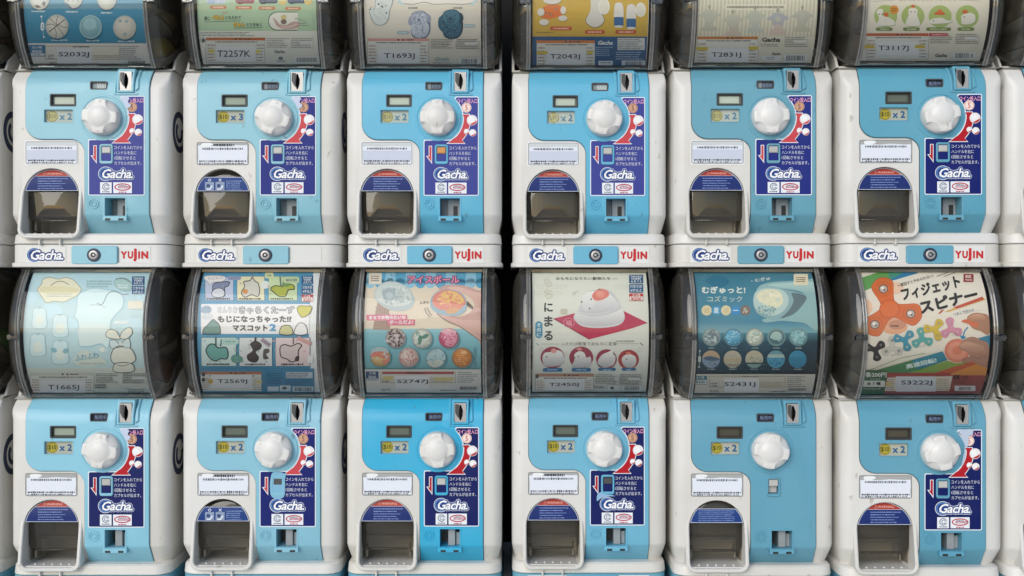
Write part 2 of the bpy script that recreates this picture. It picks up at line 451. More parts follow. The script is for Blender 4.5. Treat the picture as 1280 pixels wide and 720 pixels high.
def face(v):
    """Depth of the machine front at height v: slopes back at the top, tucks in at the bottom."""
    st = [(-70, 27), (-66, 23), (-58, 13), (-50, 5.5), (-44, 2), (-36, 0), (119, 0), (122, 1.2), (125, 3.6), (143, 16), (150, 16)]
    if v <= st[0][0]: return st[0][1]
    for (a, fa), (b_, fb) in zip(st[:-1], st[1:]):
        if v <= b_: return fa + (fb - fa) * (v - a) / (b_ - a)
    return st[-1][1]
FACE_CUTS = [-66, -58, -50, -44, -36, 119, 122, 125, 143]
VC, HH, RR = -145.0, 81.0, 114.0
DRUM_N = 22
DRUM_V = [VC + HH * math.sin(math.pi / 2 * (2 * k / DRUM_N - 1)) * 1.0 for k in range(DRUM_N + 1)]
DRUM_V = [VC - HH + 2 * HH * k / DRUM_N for k in range(DRUM_N + 1)]
def arc(v): x = min(abs(v - VC), HH); return -24 + RR - math.sqrt(RR * RR - x * x)
def drum(v):
    """Depth of the drum's facetted front."""
    if v <= DRUM_V[0]: return arc(DRUM_V[0])
    for a, b_ in zip(DRUM_V[:-1], DRUM_V[1:]):
        if v <= b_: return arc(a) + (arc(b_) - arc(a)) * (v - a) / (b_ - a)
    return arc(DRUM_V[-1])
flat = lambda v: 0.0

# ------------------------------------------------------------------ setting
bm = bmesh.new()
bmesh.ops.create_grid(bm, x_segments=2, y_segments=2, size=120)
g = link('ground', finish(bm, 'ground', M['ground'], 0)); g['kind'] = 'structure'
bm = bmesh.new()
bmesh.ops.create_cube(bm, size=1, matrix=Matrix.Translation((0, 0.42, 0.9)) @ Matrix.Diagonal((4.0, 0.1, 1.8, 1)))
wl = link('wall', finish(bm, 'wall', M['wall'], 0)); wl['label'] = 'black wall seen in the narrow gaps behind the stacked machines'; wl['category'] = 'wall'

# ------------------------------------------------------------------ machine parts shared by all machines
DC = (-45.75, 96.5)          # centre of the prize door's arch
def arch(r, bot, rc, n=18):
    cu, cv = DC
    pts = [(cu + r * math.cos(math.pi + math.pi * k / n), cv + r * math.sin(math.pi + math.pi * k / n)) for k in range(n + 1)]
    for k in range(7): a = math.pi / 2 * k / 6; pts.append((cu + r - rc + rc * math.cos(a), bot - rc + rc * math.sin(a)))
    for k in range(7): a = math.pi / 2 + math.pi / 2 * k / 6; pts.append((cu - r + rc + rc * math.cos(a), bot - rc + rc * math.sin(a)))
    return pts
WIN = {'status': (2.5, -45, 23, -35), 'display': (-46, -29, -15, -14.5), 'price': (-54.5, -11, -17.5, 7), 'lever': (15.2, 34, 29.8, 56.5), 'return': (19.5, 99, 46.5, 122), 'coin': (39.6, -56.6, 52.4, -34.6)}

def loft(bm, st, back=225, seg=6, mi=0):
    """Stations (v, half width, front depth, corner radius) joined into a closed body."""
    R = []
    for v, w_, f, r in st:
        ring = [(-w_, back)]
        for k in range(seg + 1):
            a = math.pi + math.pi / 2 * k / seg
            ring.append((-w_ + r + r * math.cos(a), f + r + r * math.sin(a)))
        for k in range(seg + 1):
            a = -math.pi / 2 + math.pi / 2 * k / seg
            ring.append((w_ - r + r * math.cos(a), f + r + r * math.sin(a)))
        ring.append((w_, back))
        R.append([bm.verts.new(P(u, v, d)) for u, d in ring])
    n = len(R[0])
    for a, c in zip(R[:-1], R[1:]):
        for i in range(n):
            f = bm.faces.new((a[i], c[i], c[(i + 1) % n], a[(i + 1) % n])); f.material_index = mi
    bm.faces.new(R[0]).material_index = mi; bm.faces.new(list(reversed(R[-1]))).material_index = mi

bm = bmesh.new()
loft(bm, [(-66, 95, 24, 3), (-58, 96.5, 14, 3.2), (-50, 97.2, 6.5, 4), (-44, 97.5, 2.6, 8), (-36, 97.5, 0, 14), (40, 97.5, 0, 14), (119, 97.5, 0, 14), (122, 97.4, 1.2, 14), (125, 97.1, 3.6, 14), (143, 93.5, 16, 14),
          (144, 95.0, 4.0, 18), (146, 96.4, 1.6, 18), (156, 97.3, 0.4, 18), (157, 96.8, 1.0, 18)])
body0 = finish(bm, 'body', M['white'])
cb = bmesh.new()
add_prism(cb, arch(34, 146.5, 8), -20, 78)
for k, (u0, v0, u1, v1) in WIN.items(): add_box(cb, u0 - 1, u1 + 1, v0 - 1, v1 + 1, -20, 32 if k == 'return' else 10)
BODY = cut(body0, cb)

PANEL_OUT = rounded([(-74.2, -66.5, 0), (74.5, -66.5, 0), (74.5, 143.4, 0), (-4.5, 143.4, 0), (-4.5, 27, 17), (-76.5, 27, 20), (-76.5, -50, 3)], 9)
bm = bmesh.new(); add_prism(bm, PANEL_OUT, -2.4, 1.2, 0.8)
pm = finish(bm, 'panel', M['panel'])
cb = bmesh.new()
for k, (u0, v0, u1, v1) in WIN.items(): add_prism(cb, rrect(u0, v0, u1, v1, 1.6 if k != 'return' else 0.6), -20, 20)
pm = cut(pm, cb)
bm = bmesh.new(); bm.from_mesh(pm)
for v in FACE_CUTS: bmesh.ops.bisect_plane(bm, geom=bm.verts[:] + bm.edges[:] + bm.faces[:], dist=1e-6, plane_co=P(0, v, 0), plane_no=(0, 0, 1))
for vt in bm.verts: vt.co.y += face(VB - vt.co.z / S) * S
# moulded detail that belongs to the panel: shoulder ribs, embossed emblem, collar round the knob
add_ring(bm, circle(7, 107.5, 6.2, n=32), circle(7, 107.5, 5.2, n=32), -3.5, -2.0, 0.35)
add_ring(bm, circle(7, 107.5, 3.4, n=32), circle(7, 107.5, 2.5, n=32), -3.5, -2.0, 0.35)
add_ring(bm, rrect(-0.4, 100, 14.4, 115, 1, 5), rrect(0.2, 100.6, 13.8, 114.4, 0.8, 5), -2.7, -2.0, 0.2)
add_ring(bm, circle(18, 0, 29, n=48), circle(18, 0, 25.5, n=48), -3.2, -1.5, 0.7)
pm2 = finish(bm, 'front_panel', M['panel'], 30); PANEL = pm2
bm = bmesh.new(); add_ring(bm, inset(PANEL_OUT, -0.65), inset(PANEL_OUT, 1.0), -0.5, 0.6, 0.1)  # dark ring stands in for the shade in the panel's edge gap
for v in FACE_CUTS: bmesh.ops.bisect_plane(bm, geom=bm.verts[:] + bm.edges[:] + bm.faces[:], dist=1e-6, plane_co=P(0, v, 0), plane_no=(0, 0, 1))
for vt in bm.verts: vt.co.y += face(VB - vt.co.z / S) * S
SHADOW_GAP = finish(bm, 'panel_shadow_gap', M['slate'], 30)

def simple(name, mats, fn, smooth=35):
    bm = bmesh.new(); fn(bm); return finish(bm, name, mats, smooth)

def knob_fn(bm):
    n = 96
    def rad(a, deep):                                      # four grip scallops between four lobes
        x = abs(((a - math.pi / 4) % (math.pi / 2)) - math.pi / 4) / (math.pi / 4)      # 1 in a scallop's middle, 0 on a lobe
        t = math.sqrt(max(0.0, 1 - ((1 - x) / 0.56) ** 2))
        return 1 - deep * t
    prof = [(23.6, -2.5, 0), (23.8, -7, 0), (23.7, -11, 0), (23.5, -13.5, 0.015), (23.3, -16, 0.05), (23.1, -18.5, 0.10), (22.9, -21, 0.17), (22.6, -23.4, 0.24), (22.0, -25.4, 0.30), (20.6, -26.4, 0.285), (18.4, -26.7, 0.21), (16.2, -26.8, 0.10), (14.6, -26.8, 0.01), (13.4, -27.6, 0), (11, -30.2, 0), (7.5, -32.0, 0), (3.5, -33, 0)]
    R = []
    for r, d, s_ in prof:
        d = -2.5 + (d + 2.5) * 0.56
        r *= 0.955; R.append([bm.verts.new(P(r * rad(2 * math.pi * k / n, s_) * math.cos(2 * math.pi * k / n), VB + r * rad(2 * math.pi * k / n, s_) * math.sin(2 * math.pi * k / n), d)) for k in range(n)])
    for a, c in zip(R[:-1], R[1:]):
        for i in range(n): bm.faces.new((a[i], c[i], c[(i + 1) % n], a[(i + 1) % n]))
    tip = bm.verts.new(P(0, VB, -19.8))
    for i in range(n): bm.faces.new((R[-1][i], tip, R[-1][(i + 1) % n]))
    for a in (math.pi / 2, -math.pi / 2): # small moulded marks on two lobes
        cu, cv = 18.2 * math.cos(a), 18.2 * math.sin(a)
        add_lathe(bm, cu, VB + cv, [(1.6, -15.6), (1.5, -16.5), (1.0, -16.6), (0.9, -15.8)], 12)
KNOB = simple('knob', M['knob'], knob_fn, 38)     # its own origin is the knob's axis

def coin_fn(bm):
    add_ring(bm, rrect(35.4, -61.5, 56.6, -31, 1.5), rrect(38.6, -57.6, 53.4, -33.6, 0.8), -5, 24, 0.9)
    add_prism(bm, rounded([(57.6, -62, 1), (60.5, -62, 1), (62.5, -36, 1), (57.6, -32, 1)], 4), -4.5, 22, 1.0)
    add_prism(bm, rounded([(63.2, -63, 0.5), (68, -63, 0.5), (65.0, -41, 0.5), (63.2, -40, 0.5)], 4), -1.5, 24, 1.2)
    add_prism(bm, rounded([(31.2, -62, 1), (34.6, -62, 1), (34.6, -28.5, 1), (31.2, -28.5, 1)], 4), -4.0, 22, 0.9)
    add_prism(bm, rounded([(31.8, -30.6, 1), (61, -30.6, 1), (61, -28.0, 1), (31.8, -28.0, 1)], 4), -3.6, 6, 0.7)
    for v in FACE_CUTS[:5]: bmesh.ops.bisect_plane(bm, geom=bm.verts[:] + bm.edges[:] + bm.faces[:], dist=1e-6, plane_co=P(0, v, 0), plane_no=(0, 0, 1))
    for vt in bm.verts:
        u = vt.co.x / S
        if vt.co.y < 0.5 * S: vt.co.y += face(VB - vt.co.z / S) * S * (0.35 if 34.8 < u < 57.3 else 0.9)
COIN = simple('coin_slot', M['panel'], coin_fn)
def plate_fn(bm):
    o = [(38.7, -57.5), (53.3, -57.5), (53.3, -33.7), (38.7, -33.7)]
    slit = [(45.0, -55), (47.0, -55), (49.4, -48), (49.0, -42), (47.0, -36), (45.2, -36), (44.4, -43), (44.6, -49)]
    tr = tessellate_polygon([[Vector((x, y, 0)) for x, y in o], [Vector((x, y, 0)) for x, y in slit]])
    vs = [bm.verts.new(P(x, y, -3)) for x, y in o + slit]
    for f in tr: bm.faces.new([vs[k] for k in f])
    bk = [bm.verts.new(P(x, y, 9)) for x, y in slit]; fr = vs[4:]
    for i in range(8): bm.faces.new((fr[i], bk[i], bk[(i + 1) % 8], fr[(i + 1) % 8])).material_index = 1
    bm.faces.new(bk).material_index = 1
    add_prism(bm, [(39.6, -56), (44.2, -56), (44.4, -38.5), (42.4, -40.5), (39.6, -46)], -4.4, -2.9, 0.4, True, 2)
PLATE = simple('slot_plate', [M['steel'], M['dark'], M['slate']], plate_fn, 0)

DISPLAY = simple('display', M['slate'], lambda bm: add_ring(bm, rrect(-46.6, -29.6, -14.4, -13.9, 1.6), rrect(-44.6, -27.6, -16.4, -15.9, 0.8), -3.2, 4, 0.8))
def bez(k, w_, front, matn):
    u0, v0, u1, v1 = WIN[k]
    return simple('bezel', M[matn], lambda bm: add_ring(bm, rrect(u0 - 0.3, v0 - 0.3, u1 + 0.3, v1 + 0.3, 1.8), rrect(u0 + w_, v0 + w_, u1 - w_, v1 - w_, 1.0), front, 6, 0.4))
STATUS = bez('status', 1.3, -2.7, 'slate')
PRICE = bez('price', 1.2, -2.6, 'panel')
LEVER_SLOT = simple('lever_slot', M['panel'], lambda bm: (add_ring(bm, rrect(14.2, 33, 30.8, 57.6, 3), rrect(16.6, 35.6, 28.6, 54.0, 1), -4.2, 8, 0.8), add_box(bm, 16.4, 28.8, 35.4, 54.2, 7.0, 8.4)))
def lever_fn(bm):
    add_box(bm, 17.2, 28.0, 36.4, 44.5, -4.4, 6.8, 1.0)
    add_box(bm, 17.4, 27.8, 44.6, 53.4, 2.2, 6.6, 0.5)
LEVER = simple('lever', M['lever'], lever_fn, 0)
def return_fn(bm):
    add_ring(bm, rrect(18.6, 98, 47.4, 124.5, 0.8), rrect(20.6, 100, 45.4, 122.2, 0.5), -2.9, 28, 0.4)
    add_box(bm, 18.2, 47.8, 122.6, 128.6, -4.6, 6, 0.7)
    for u0 in (21.5, 37.5): add_box(bm, u0, u0 + 6.5, 125.4, 128.0, -4.75, 0, 0, 1)
    add_box(bm, 20.4, 45.6, 99.6, 122.4, 26.5, 28.2, 0, 2)
    return bm
RETURN = simple('coin_return', [M['panel'], M['dark'], M['slate']], return_fn, 30)
def chute_fn(bm):
    add_box(bm, 30.5, 39.2, 100.2, 122.0, 5, 26, 0.5)
    add_box(bm, 39.6, 45.2, 106, 122.0, 9, 26, 0.5)
CHUTE_BAR = simple('return_flap', [M['grey'], M['dark']], chute_fn, 0)
def chute2_fn(bm):
    add_box(bm, 29.5, 45.2, 100.2, 122.0, 15, 26, 0.5)
    add_box(bm, 36.5, 41.8, 108.5, 122.0, 14.4, 16, 0, 1)
    add_box(bm, 21, 29.4, 100.2, 122.0, 22, 26, 0)
CHUTE_PLATE = simple('return_flap', [M['grey'], M['dark']], chute2_fn, 0)

def doorf(v):
    t = max(0.0, min(1.0, (v - 84) / 44.0)); t = t * t * (3 - 2 * t)
    return 0.4 - 9.0 * t
def door_fn(bm):
    outer, inner = arch(38, 150.5, 11), arch(33.6, 146.2, 8)
    loops = [([(u, v, 26) for u, v in outer]), ([(u, v, doorf(v) + 1.0) for u, v in outer]), [(u, v, doorf(v) - 0.2) for u, v in inset(outer, 1.2)],
             [(u, v, doorf(v) - 0.2) for u, v in inset(inner, -1.2)], [(u, v, doorf(v) + 1.0) for u, v in inner], [(u, v, 30) for u, v in inner]]
    R = [[bm.verts.new(P(*p)) for p in l] for l in loops]; n = len(outer)
    for k in range(5):
        for i in range(n): bm.faces.new((R[k][i], R[k + 1][i], R[k + 1][(i + 1) % n], R[k][(i + 1) % n]))
    # tray floor with its row of small drain bumps, and the two lugs under the tray
    add_box(bm, DC[0] - 33, DC[0] + 33, 144.5, 146.0, -4.5, 76)
    for k in range(5):
        cu = DC[0] - 21 + 10.5 * k
        m4 = Matrix.Translation(P(cu, 144.4, 4)) @ Matrix.Diagonal((1.7 * S, 2.2 * S, 1.5 * S, 1))
        bmesh.ops.create_uvsphere(bm, u_segments=10, v_segments=6, radius=1, matrix=m4)
    add_box(bm, -60, -33, 150.6, 158.2, 6, 16, 0.6)
    add_box(bm, -60, -58, 150.6, 158.4, -4, 6.2, 0.5); add_box(bm, -35, -33, 150.6, 158.4, -4, 6.2, 0.5)
DOOR = simple('prize_door', M['white'], door_fn, 30)
def inner_fn(bm):
    u0, u1 = DC[0] - 33.5, DC[0] + 33.5
    add_box(bm, u0, u1, 62, 121, 46, 76.5, 1)
    for a in (u0 - 0.3, u1 - 1.2): add_box(bm, a, a + 1.5, 96, 143.5, 15, 46, 0.2)  # side liners added to darken the recess
    add_box(bm, u0 + 17, u0 + 19, 86, 119, 44.6, 46.5, 0.3); add_box(bm, u0 + 19, u1, 86, 87, 45.2, 46.5, 0.2)
    add_box(bm, u0, u1, 117, 121, 40, 47, 0.8)
    add_box(bm, u1 - 8, u1 - 6, 124, 140, 24, 30, 0.4)
    add_box(bm, u0 + 4, u0 + 7, 126, 140, 20, 30, 0.4)
M['chute'] = plastic('shade_toned_chute_plastic', (0.26, 0.24, 0.195, 1), 0.5, (0.15, 0.135, 0.105, 1), 0.6, 9)  # tone darkened to put the recess's shade into the colour
INNER = simple('chute', M['chute'], inner_fn, 30)
def flap_fn(bm):
    o = arch(33.2, 128, 7); q = []
    for u, v in o: q.append((u, v))
    def fd(u, v):
        x = (u - DC[0]) / 33.2; y = (v - 96.5) / 33.0
        return 11 - 4.0 * max(0, 1 - x * x) * max(0, 1 - max(0, -y) ** 2)
    rings = []
    for k in (1.0, 0.93, 0.8, 0.6, 0.35):
        rings.append([bm.verts.new(P(DC[0] + (u - DC[0]) * k, 98 + (v - 98) * k, fd(DC[0] + (u - DC[0]) * k, 98 + (v - 98) * k) + (1.5 if k == 1 else 0))) for u, v in o])
    n = len(o)
    for a, c in zip(rings[:-1], rings[1:]):
        for i in range(n): bm.faces.new((a[i], c[i], c[(i + 1) % n], a[(i + 1) % n]))
    bm.faces.new(rings[-1])
    add_prism(bm, rrect(DC[0] - 26, 126.2, DC[0] + 26, 129.0, 1), 10, 13, 0.4)
FLAP = simple('flap', M['flap'], flap_fn, 60)

def base_fn(bm):
    loft(bm, [(157.8, 96.0, 2.0, 16), (158.4, 96.6, 1.4, 16), (180, 96.6, 1.2, 16), (180.4, 98.2, -0.6, 16), (181.2, 98.8, -1.4, 16), (185.2, 98.8, -1.4, 16), (186, 98.2, -0.6, 16)])
BASE_W = simple('base', M['white'], base_fn); BASE_B = simple('base', M['base_blue'], base_fn)
LOCKP = simple('lock_panel', M['panel'], lambda bm: add_prism(bm, rrect(-20.5, 159.5, 35.5, 182.2, 2.5), -2.6, 2, 0.7))
def lock_fn(bm):
    cu, cv = 7.2, 171
    add_lathe(bm, cu, cv, [(8.2, -2.5), (8.2, -3.6), (7.6, -4.2), (6.0, -4.2), (5.7, -3.4)], 36, 0)
    add_lathe(bm, cu, cv, [(5.7, -3.4), (5.6, -4.9), (5.0, -5.2), (3.2, -5.2), (3.0, -4.2)], 36, 1)
    add_lathe(bm, cu, cv, [(3.0, -4.2), (2.2, -4.4), (2.0, -3.6)], 24, 0)
    add_lathe(bm, cu, cv, [(2.0, -3.6), (1.4, -4.6), (0, -4.8)], 24, 1)
    add_box(bm, cu + 2.4, cu + 4.0, cv - 0.7, cv + 0.7, -5.4, -4, 0, 0)
LOCK = simple('lock', [M['navy'], M['steel']], lock_fn, 30)

def top_fn(bm):
    add_prism(bm, rrect(-88, -227.4, 88, -223.6, 1), 17, 215, 0.5)
    for s in (-1, 1): add_box(bm, s * 60 - 5, s * 60 + 5, -223.8, -221, 19, 30, 0.4)
    add_box(bm, -24, 30, -223.8, -221.4, 18, 24, 0.4)
TOP = simple('lid', M['slate'], top_fn, 30)

def BACK(off, n=14):
    """The drum's rounded back from its lower lip round to its upper lip: (v, d)."""
    return [(VC + (HH + off) * math.cos(math.pi * k / n), 13 + (112 + off) * math.sin(math.pi * k / n) ** 0.85) for k in range(n + 1)]
def section(k, front=0.0, us=None):
    """Closed drum cross-section scaled by k about its axis: list of (v, d)."""
    pts = [(v, drum(v) + front) for v in DRUM_V]
    pts += BACK(0)[1:-1]
    return [(VC + (v - VC) * k, 62 + (d - 62) * k) for v, d in pts]
def back_fn(bm):
    a, b_ = BACK(-1.5), BACK(-4.0)
    R = [[bm.verts.new(P(u, v, d)) for v, d in ring] for ring in (a, b_) for u in (-88, 88)]
    n = len(a)
    for i in range(n - 1):
        for x, y in ((0, 1), (2, 3), (0, 2), (1, 3)): bm.faces.new((R[x][i], R[y][i], R[y][i + 1], R[x][i + 1]))
    for i in (0, n - 1): bm.faces.new((R[0][i], R[1][i], R[3][i], R[2][i]))
LINER = simple('drum_liner', M['liner'], back_fn, 60)
def cradle_fn(bm):
    a = [(v, d) for v, d in BACK(2.5) if v > VC + 4] + [(VC + 4, 225), (-66.2, 225), (-66.2, 30)]
    R = [[bm.verts.new(P(u, v, d)) for v, d in a] for u in (-97, 97)]
    n = len(a); bm.faces.new(R[0]); bm.faces.new(list(reversed(R[1])))
    for i in range(n): bm.faces.new((R[0][i], R[1][i], R[1][(i + 1) % n], R[0][(i + 1) % n]))
_c = cradle_fn
def cradle_fn(bm):
    _c(bm)
    for s in (-1, 1):       # side ears that hold the drum's rounded ends
        pts = [(-64, 24), (-78, 33), (-92, 52), (-106, 90), (-112, 130), (-112, 225), (-64, 225)]
        A = [bm.verts.new(P(s * 94.4, v, d)) for v, d in pts]; B = [bm.verts.new(P(s * 97.4, v, d)) for v, d in pts]
        bm.faces.new(A); bm.faces.new(list(reversed(B))); n = len(pts)
        for i in range(n): bm.faces.new((A[i], B[i], B[(i + 1) % n], A[(i + 1) % n]))
CRADLE = simple('drum_cradle', M['white'], cradle_fn, 40)
def cover_fn(bm):
    us = [-75, 75]
    rows = [[bm.verts.new(P(u, v, drum(v))) for v in DRUM_V] for u in us]
    for i in range(len(DRUM_V) - 1): bm.faces.new((rows[0][i], rows[1][i], rows[1][i + 1], rows[0][i + 1]))
COVER = simple('drum_cover', M['cover'], cover_fn, 60)
def ends_fn(s):
    def fn(bm):
        st = [(78.5, 1.0), (82, 0.995), (86, 0.972), (90, 0.925), (93, 0.865), (95.2, 0.79), (96.6, 0.69), (97.2, 0.56), (97.4, 0.4)]
        R = [[bm.verts.new(P(s * u, v, d)) for v, d in section(k)] for u, k in st]
        n = len(R[0])
        for a, c in zip(R[:-1], R[1:]):
            for i in range(n): bm.faces.new((a[i], c[i], c[(i + 1) % n], a[(i + 1) % n]))
        bm.faces.new(R[-1])
    return fn
ENDS = [simple('drum_end', M['ends'], ends_fn(s), 50) for s in (-1, 1)]
def rim_fn(s):
    def fn(bm):
        R = []
        for u, f in [(74.0, 0.6), (74.2, -1.6), (75.2, -2.2), (76.2, -1.6), (76.4, -0.6), (77.2, -0.6), (77.4, -1.8), (78.4, -2.4), (79.4, -1.8), (79.6, 0.6)]:
            R.append([bm.verts.new(P(s * u, VC + (v - VC) * (1 - f * 0.004), drum(v) + f)) for v in DRUM_V])
        for a, c in zip(R[:-1], R[1:]):
            for i in range(len(DRUM_V) - 1): bm.faces.new((a[i], c[i], c[i + 1], a[i + 1]))
    return fn
RIMS = [simple('drum_rim', M['rim'], rim_fn(s), 40) for s in (-1, 1)]
def sill_fn(v0, v1, low):   # clear strips along the drum's top and bottom edges, with their clips
    def fn(bm):
        add_prism(bm, rrect(-74, v0, 74, v1, 0.8), 8.5, 16, 0.6)
        if low:
            add_box(bm, -9, 9, -68.2, -66.0, 7.6, 9, 0.3)
            for s in (-1, 1): add_box(bm, s * 55 - 10, s * 55 + 10, -68.4, -65.2, 7.8, 9, 0.3)
    return fn
SILLS = [simple('drum_sill', M['rim'], sill_fn(*q), 30) for q in ((-68.6, -64.6, True), (-225.2, -220.6, False))]
def latch_fn(s):
    def fn(bm):
        add_prism(bm, rrect(s * 82 - 6.5, VC + 1.5, s * 82 + 6.5, VC + 7.5, 1.6), -26.6, -20, 0.8)
        add_prism(bm, circle(s * 85, VC + 3.5, 3.4, n=20), -27.4, -22, 0.6)
        add_prism(bm, rrect(s * 77 - 2.5, VC + 0.5, s * 77 + 2.5, VC + 6.5, 1), -27.6, -22, 0.5)
    return fn
M['clip'] = smoked('clear_clip', (0.62, 0.60, 0.55), 0.15, 0.15, 2.2)
LATCH = [simple('latch', M['clip'], latch_fn(s), 30) for s in (-1, 1)]
def emblem_fn(s):
    """Round navy emblem on the machine's side: a broken ring with an inner hook."""
    def fn(bm):
        def band(r0, r1, a0, a1, n=30):
            vs = []
            for k in range(n + 1):
                a = R_(a0 + (a1 - a0) * k / n)
                for r in (r0, r1):
                    for off in (97.4, 98.3):
                        vs.append(bm.verts.new(P(s * off, 12 + 1.05 * r * math.sin(a), 42 + 1.05 * r * math.cos(a))))
            for k in range(n):
                A = vs[4 * k:4 * k + 8]
                for q in ((0, 1, 5, 4), (2, 3, 7, 6), (1, 3, 7, 5), (0, 2, 6, 4)): bm.faces.new([A[i] for i in q])
        band(18, 25, 20, 340); band(8, 13, -20, 230); band(8, 16, -22, -2, 6)
    return fn
EMBLEM = {1: simple('side_emblem', M['navy'], emblem_fn(1), 0)}

# ------------------------------------------------------------------ stickers and small cards
def gacha(sh, x0, y0, x1, y1, ink='#16255e', glow=None, swirl='#3a63a8'):
    """The white slanted lettering in its dark outline, with the swirl round the capital."""
    h = y1 - y0; wd = x1 - x0
    cx, cy, r = x0 + 0.215 * wd, y0 + 0.50 * h, 0.52 * h
    bx = [x0 + 0.13 * wd, y0 + 0.20 * h, x0 + 0.955 * wd, y0 + 0.80 * h]
    gb = glyphs('Gacha.', 0.0, 0.28, 0.93)[2]; em = (bx[3] - bx[1]) / (gb[3] - gb[1])
    def word(e, col):
        b = e / em; k = (bx[2] - bx[0]) / (gb[2] - gb[0]) * b
        sh.text('Gacha.', bx[0] - k, bx[1] - e, bx[2] + k, bx[3] + e, col, b, 0.28, space=0.93)
    if glow:
        sh.ell(cx, cy, r * 0.98, r * 0.95, glow); word(0.13 * h, glow)
    sh.ell(cx, cy, r * 0.9, r * 0.87, ink)
    word(0.10 * h, ink)
    pts = [(cx + r * 0.76 * math.cos(R_(a)), cy + r * 0.74 * math.sin(R_(a))) for a in range(60, 320, 12)]
    sh.line(pts, 0.07 * h, swirl)
    word(0.022 * h, '#f4f6f8')

def make_sticker(pal, tears=(), dark_coin=False):
    sh = Sheet()
    base, red = pal
    def outline(e):
        pts = [(38.2 - e * 0.4, -27 - e), (69.5 + e, -27 - e), (69.5 + e, 97 + e), (0.5 - e, 97 + e), (0.5 - e, 27 - e)]
        r = 31.6 - e
        a0, a1 = math.acos(max(-1, min(1, (27 - e) / r))), None
        pts = []
        n = 22
        s0 = math.atan2(27 - e, math.sqrt(max(0.1, r * r - (27 - e) ** 2)))
        e0 = math.atan2(-19.0, math.sqrt(r * r - 19.0 ** 2))
        arc_ = [(18 + r * math.cos(s0 + (e0 - s0) * k / n), r * math.sin(s0 + (e0 - s0) * k / n)) for k in range(n + 1)]
        pts = rounded([(0.5 - e, 27 - e, 1.8)], 1) if 0 else [(0.5 - e, 28.6 - e), (1.0 - e, 27.5 - e), (2.1 - e, 27 - e)]
        pts += arc_
        pts += [(39.4 - e, -24.6 - e), (40.2 - e, -26.4 - e), (41.8 - e, -27 - e)]
        rc = 2.2 + e
        for cx, cy, q in ((69.5 - 2.2, -27 + 2.2, -90), (69.5 - 2.2, 97 - 2.2, 0), (0.5 + 2.2, 97 - 2.2, 90)):
            for k in range(6): a = R_(q + 90 * k / 5); pts.append((cx + rc * math.cos(a), cy + rc * math.sin(a)))
        return pts
    sh.poly(outline(0), '#dfe6ee'); sh.poly(outline(-1.15), base)
    sh.text('コイン投入口', 42.5, -24.2, 67.6, -18.4, '#f7a9c0', 0.02)
    # coin, arrow and capsules
    sh.ell(54, -13, 6.2, 6.2, '#c9a184' if dark_coin else '#f2ded6'); sh.ringe(54, -13, 5.6, 5.6, 0.7, '#a06a58' if dark_coin else '#d99a92')
    sh.text('5', 52.3, -16.5, 55.7, -9.5, '#8a5648' if dark_coin else '#c9766c', 0.02)
    def arrow(p, col):
        o = [(49.0 - p, -4.5 - p), (57.0 + p, -4.5 - p)]
        rin, rout = 33.0 - p, 41.0 + p
        A = [(18 + rout * math.cos(R_(a)), rout * math.sin(R_(a))) for a in range(-2, 46, 4)]
        Bk = [(18 + rin * math.cos(R_(a)), rin * math.sin(R_(a))) for a in range(46, -3, -4)]
        sh.poly(o + A + [(51.6 + p * 1.6, 31.3 + p), (31 - p * 2.6, 31.3 + p), (37.6 - p, 26.0)] + Bk, col)
    arrow(0.9, '#dde3ea'); arrow(0, red)
    for cx, cy, r in ((59.2, 10.5, 4.0), (67 - 4.6, 7.2 - 6.0, 6.6), (62.6, 18.6, 4.6)):
        pass
    for cx, cy, r in ((54.2, 16.8, 3.4), (61.0, 2.6, 6.6), (61.8, 18.4, 4.5)):
        sh.ell(cx, cy, r, r, '#e6e2e4')
        sh.poly([(cx + r * 0.92 * math.cos(R_(a)), cy + r * 0.92 * math.sin(R_(a))) for a in range(0, 125, 12)] + [(cx + r * 0.1, cy + r * 0.55), (cx + r * 0.7, cy + r * 0.2)], red)
        sh.ell(cx - r * 0.2, cy - r * 0.15, r * 0.6, r * 0.55, '#f6f3f3')
    # lever arrow, instructions
    sh.poly([(7.0, 34.6), (11.2, 34.6), (11.2, 57.5), (3.6, 47.2), (7.0, 47.2)], '#dde3ea'); sh.poly([(7.8, 35.4), (10.4, 35.4), (10.4, 54.8), (5.4, 47.9), (7.8, 47.9)], red)
    for k, (s, x1) in enumerate((('コインを入れてから', 66.5), ('ハンドルを右に', 59.5), ('1回転させると', 58.6), ('カプセルが出ます。', 65.5))):
        y = 35.2 + 6.45 * k
        sh.text(s, 32.6, y, x1, y + 4.5, '#dfe4ee', 0.012)
    gacha(sh, 12.5, 61, 57, 79, ink='#1b3f86', glow='#dfe6ee', swirl='#5c86bd')
    sh.rect(15.4, 80.6, 29.6, 94.2, '#e4e8ee'); sh.rect(31.4, 80.6, 54.2, 94.2, '#e4e8ee')
    sh.ringe(22.6, 86.3, 4.6, 4.6, 1.2, '#7d8896'); sh.ringe(23, 86.3, 2.6, 2.6, 0.9, '#7d8896'); sh.rect(25.0, 85.4, 28.0, 87.2, '#e4e8ee')
    sh.lines(18, 91.4, 27, 93.6, 1, '#59657a', 0.6, 0)
    sh.ringe(42.8, 86.6, 10, 4.6, 1.4, '#b8394c'); sh.rect(37.4, 85.6, 52.8, 88.0, '#a33a55'); sh.lines(38.4, 84.0, 47, 85.4, 1, '#444c66', 0.7, 0); sh.lines(38.4, 85.9, 52, 87.7, 1, '#e9e4ea', 0.5, 0)
    sh.lines(38, 92, 48, 94, 1, '#b0566a', 0.6, 0)
    # rubbed and torn places where the pale backing shows
    for pts, c in tears: sh.blob(pts, c)
    return sh.build('instruction_sticker', M['sticker'], flat, -2.75)

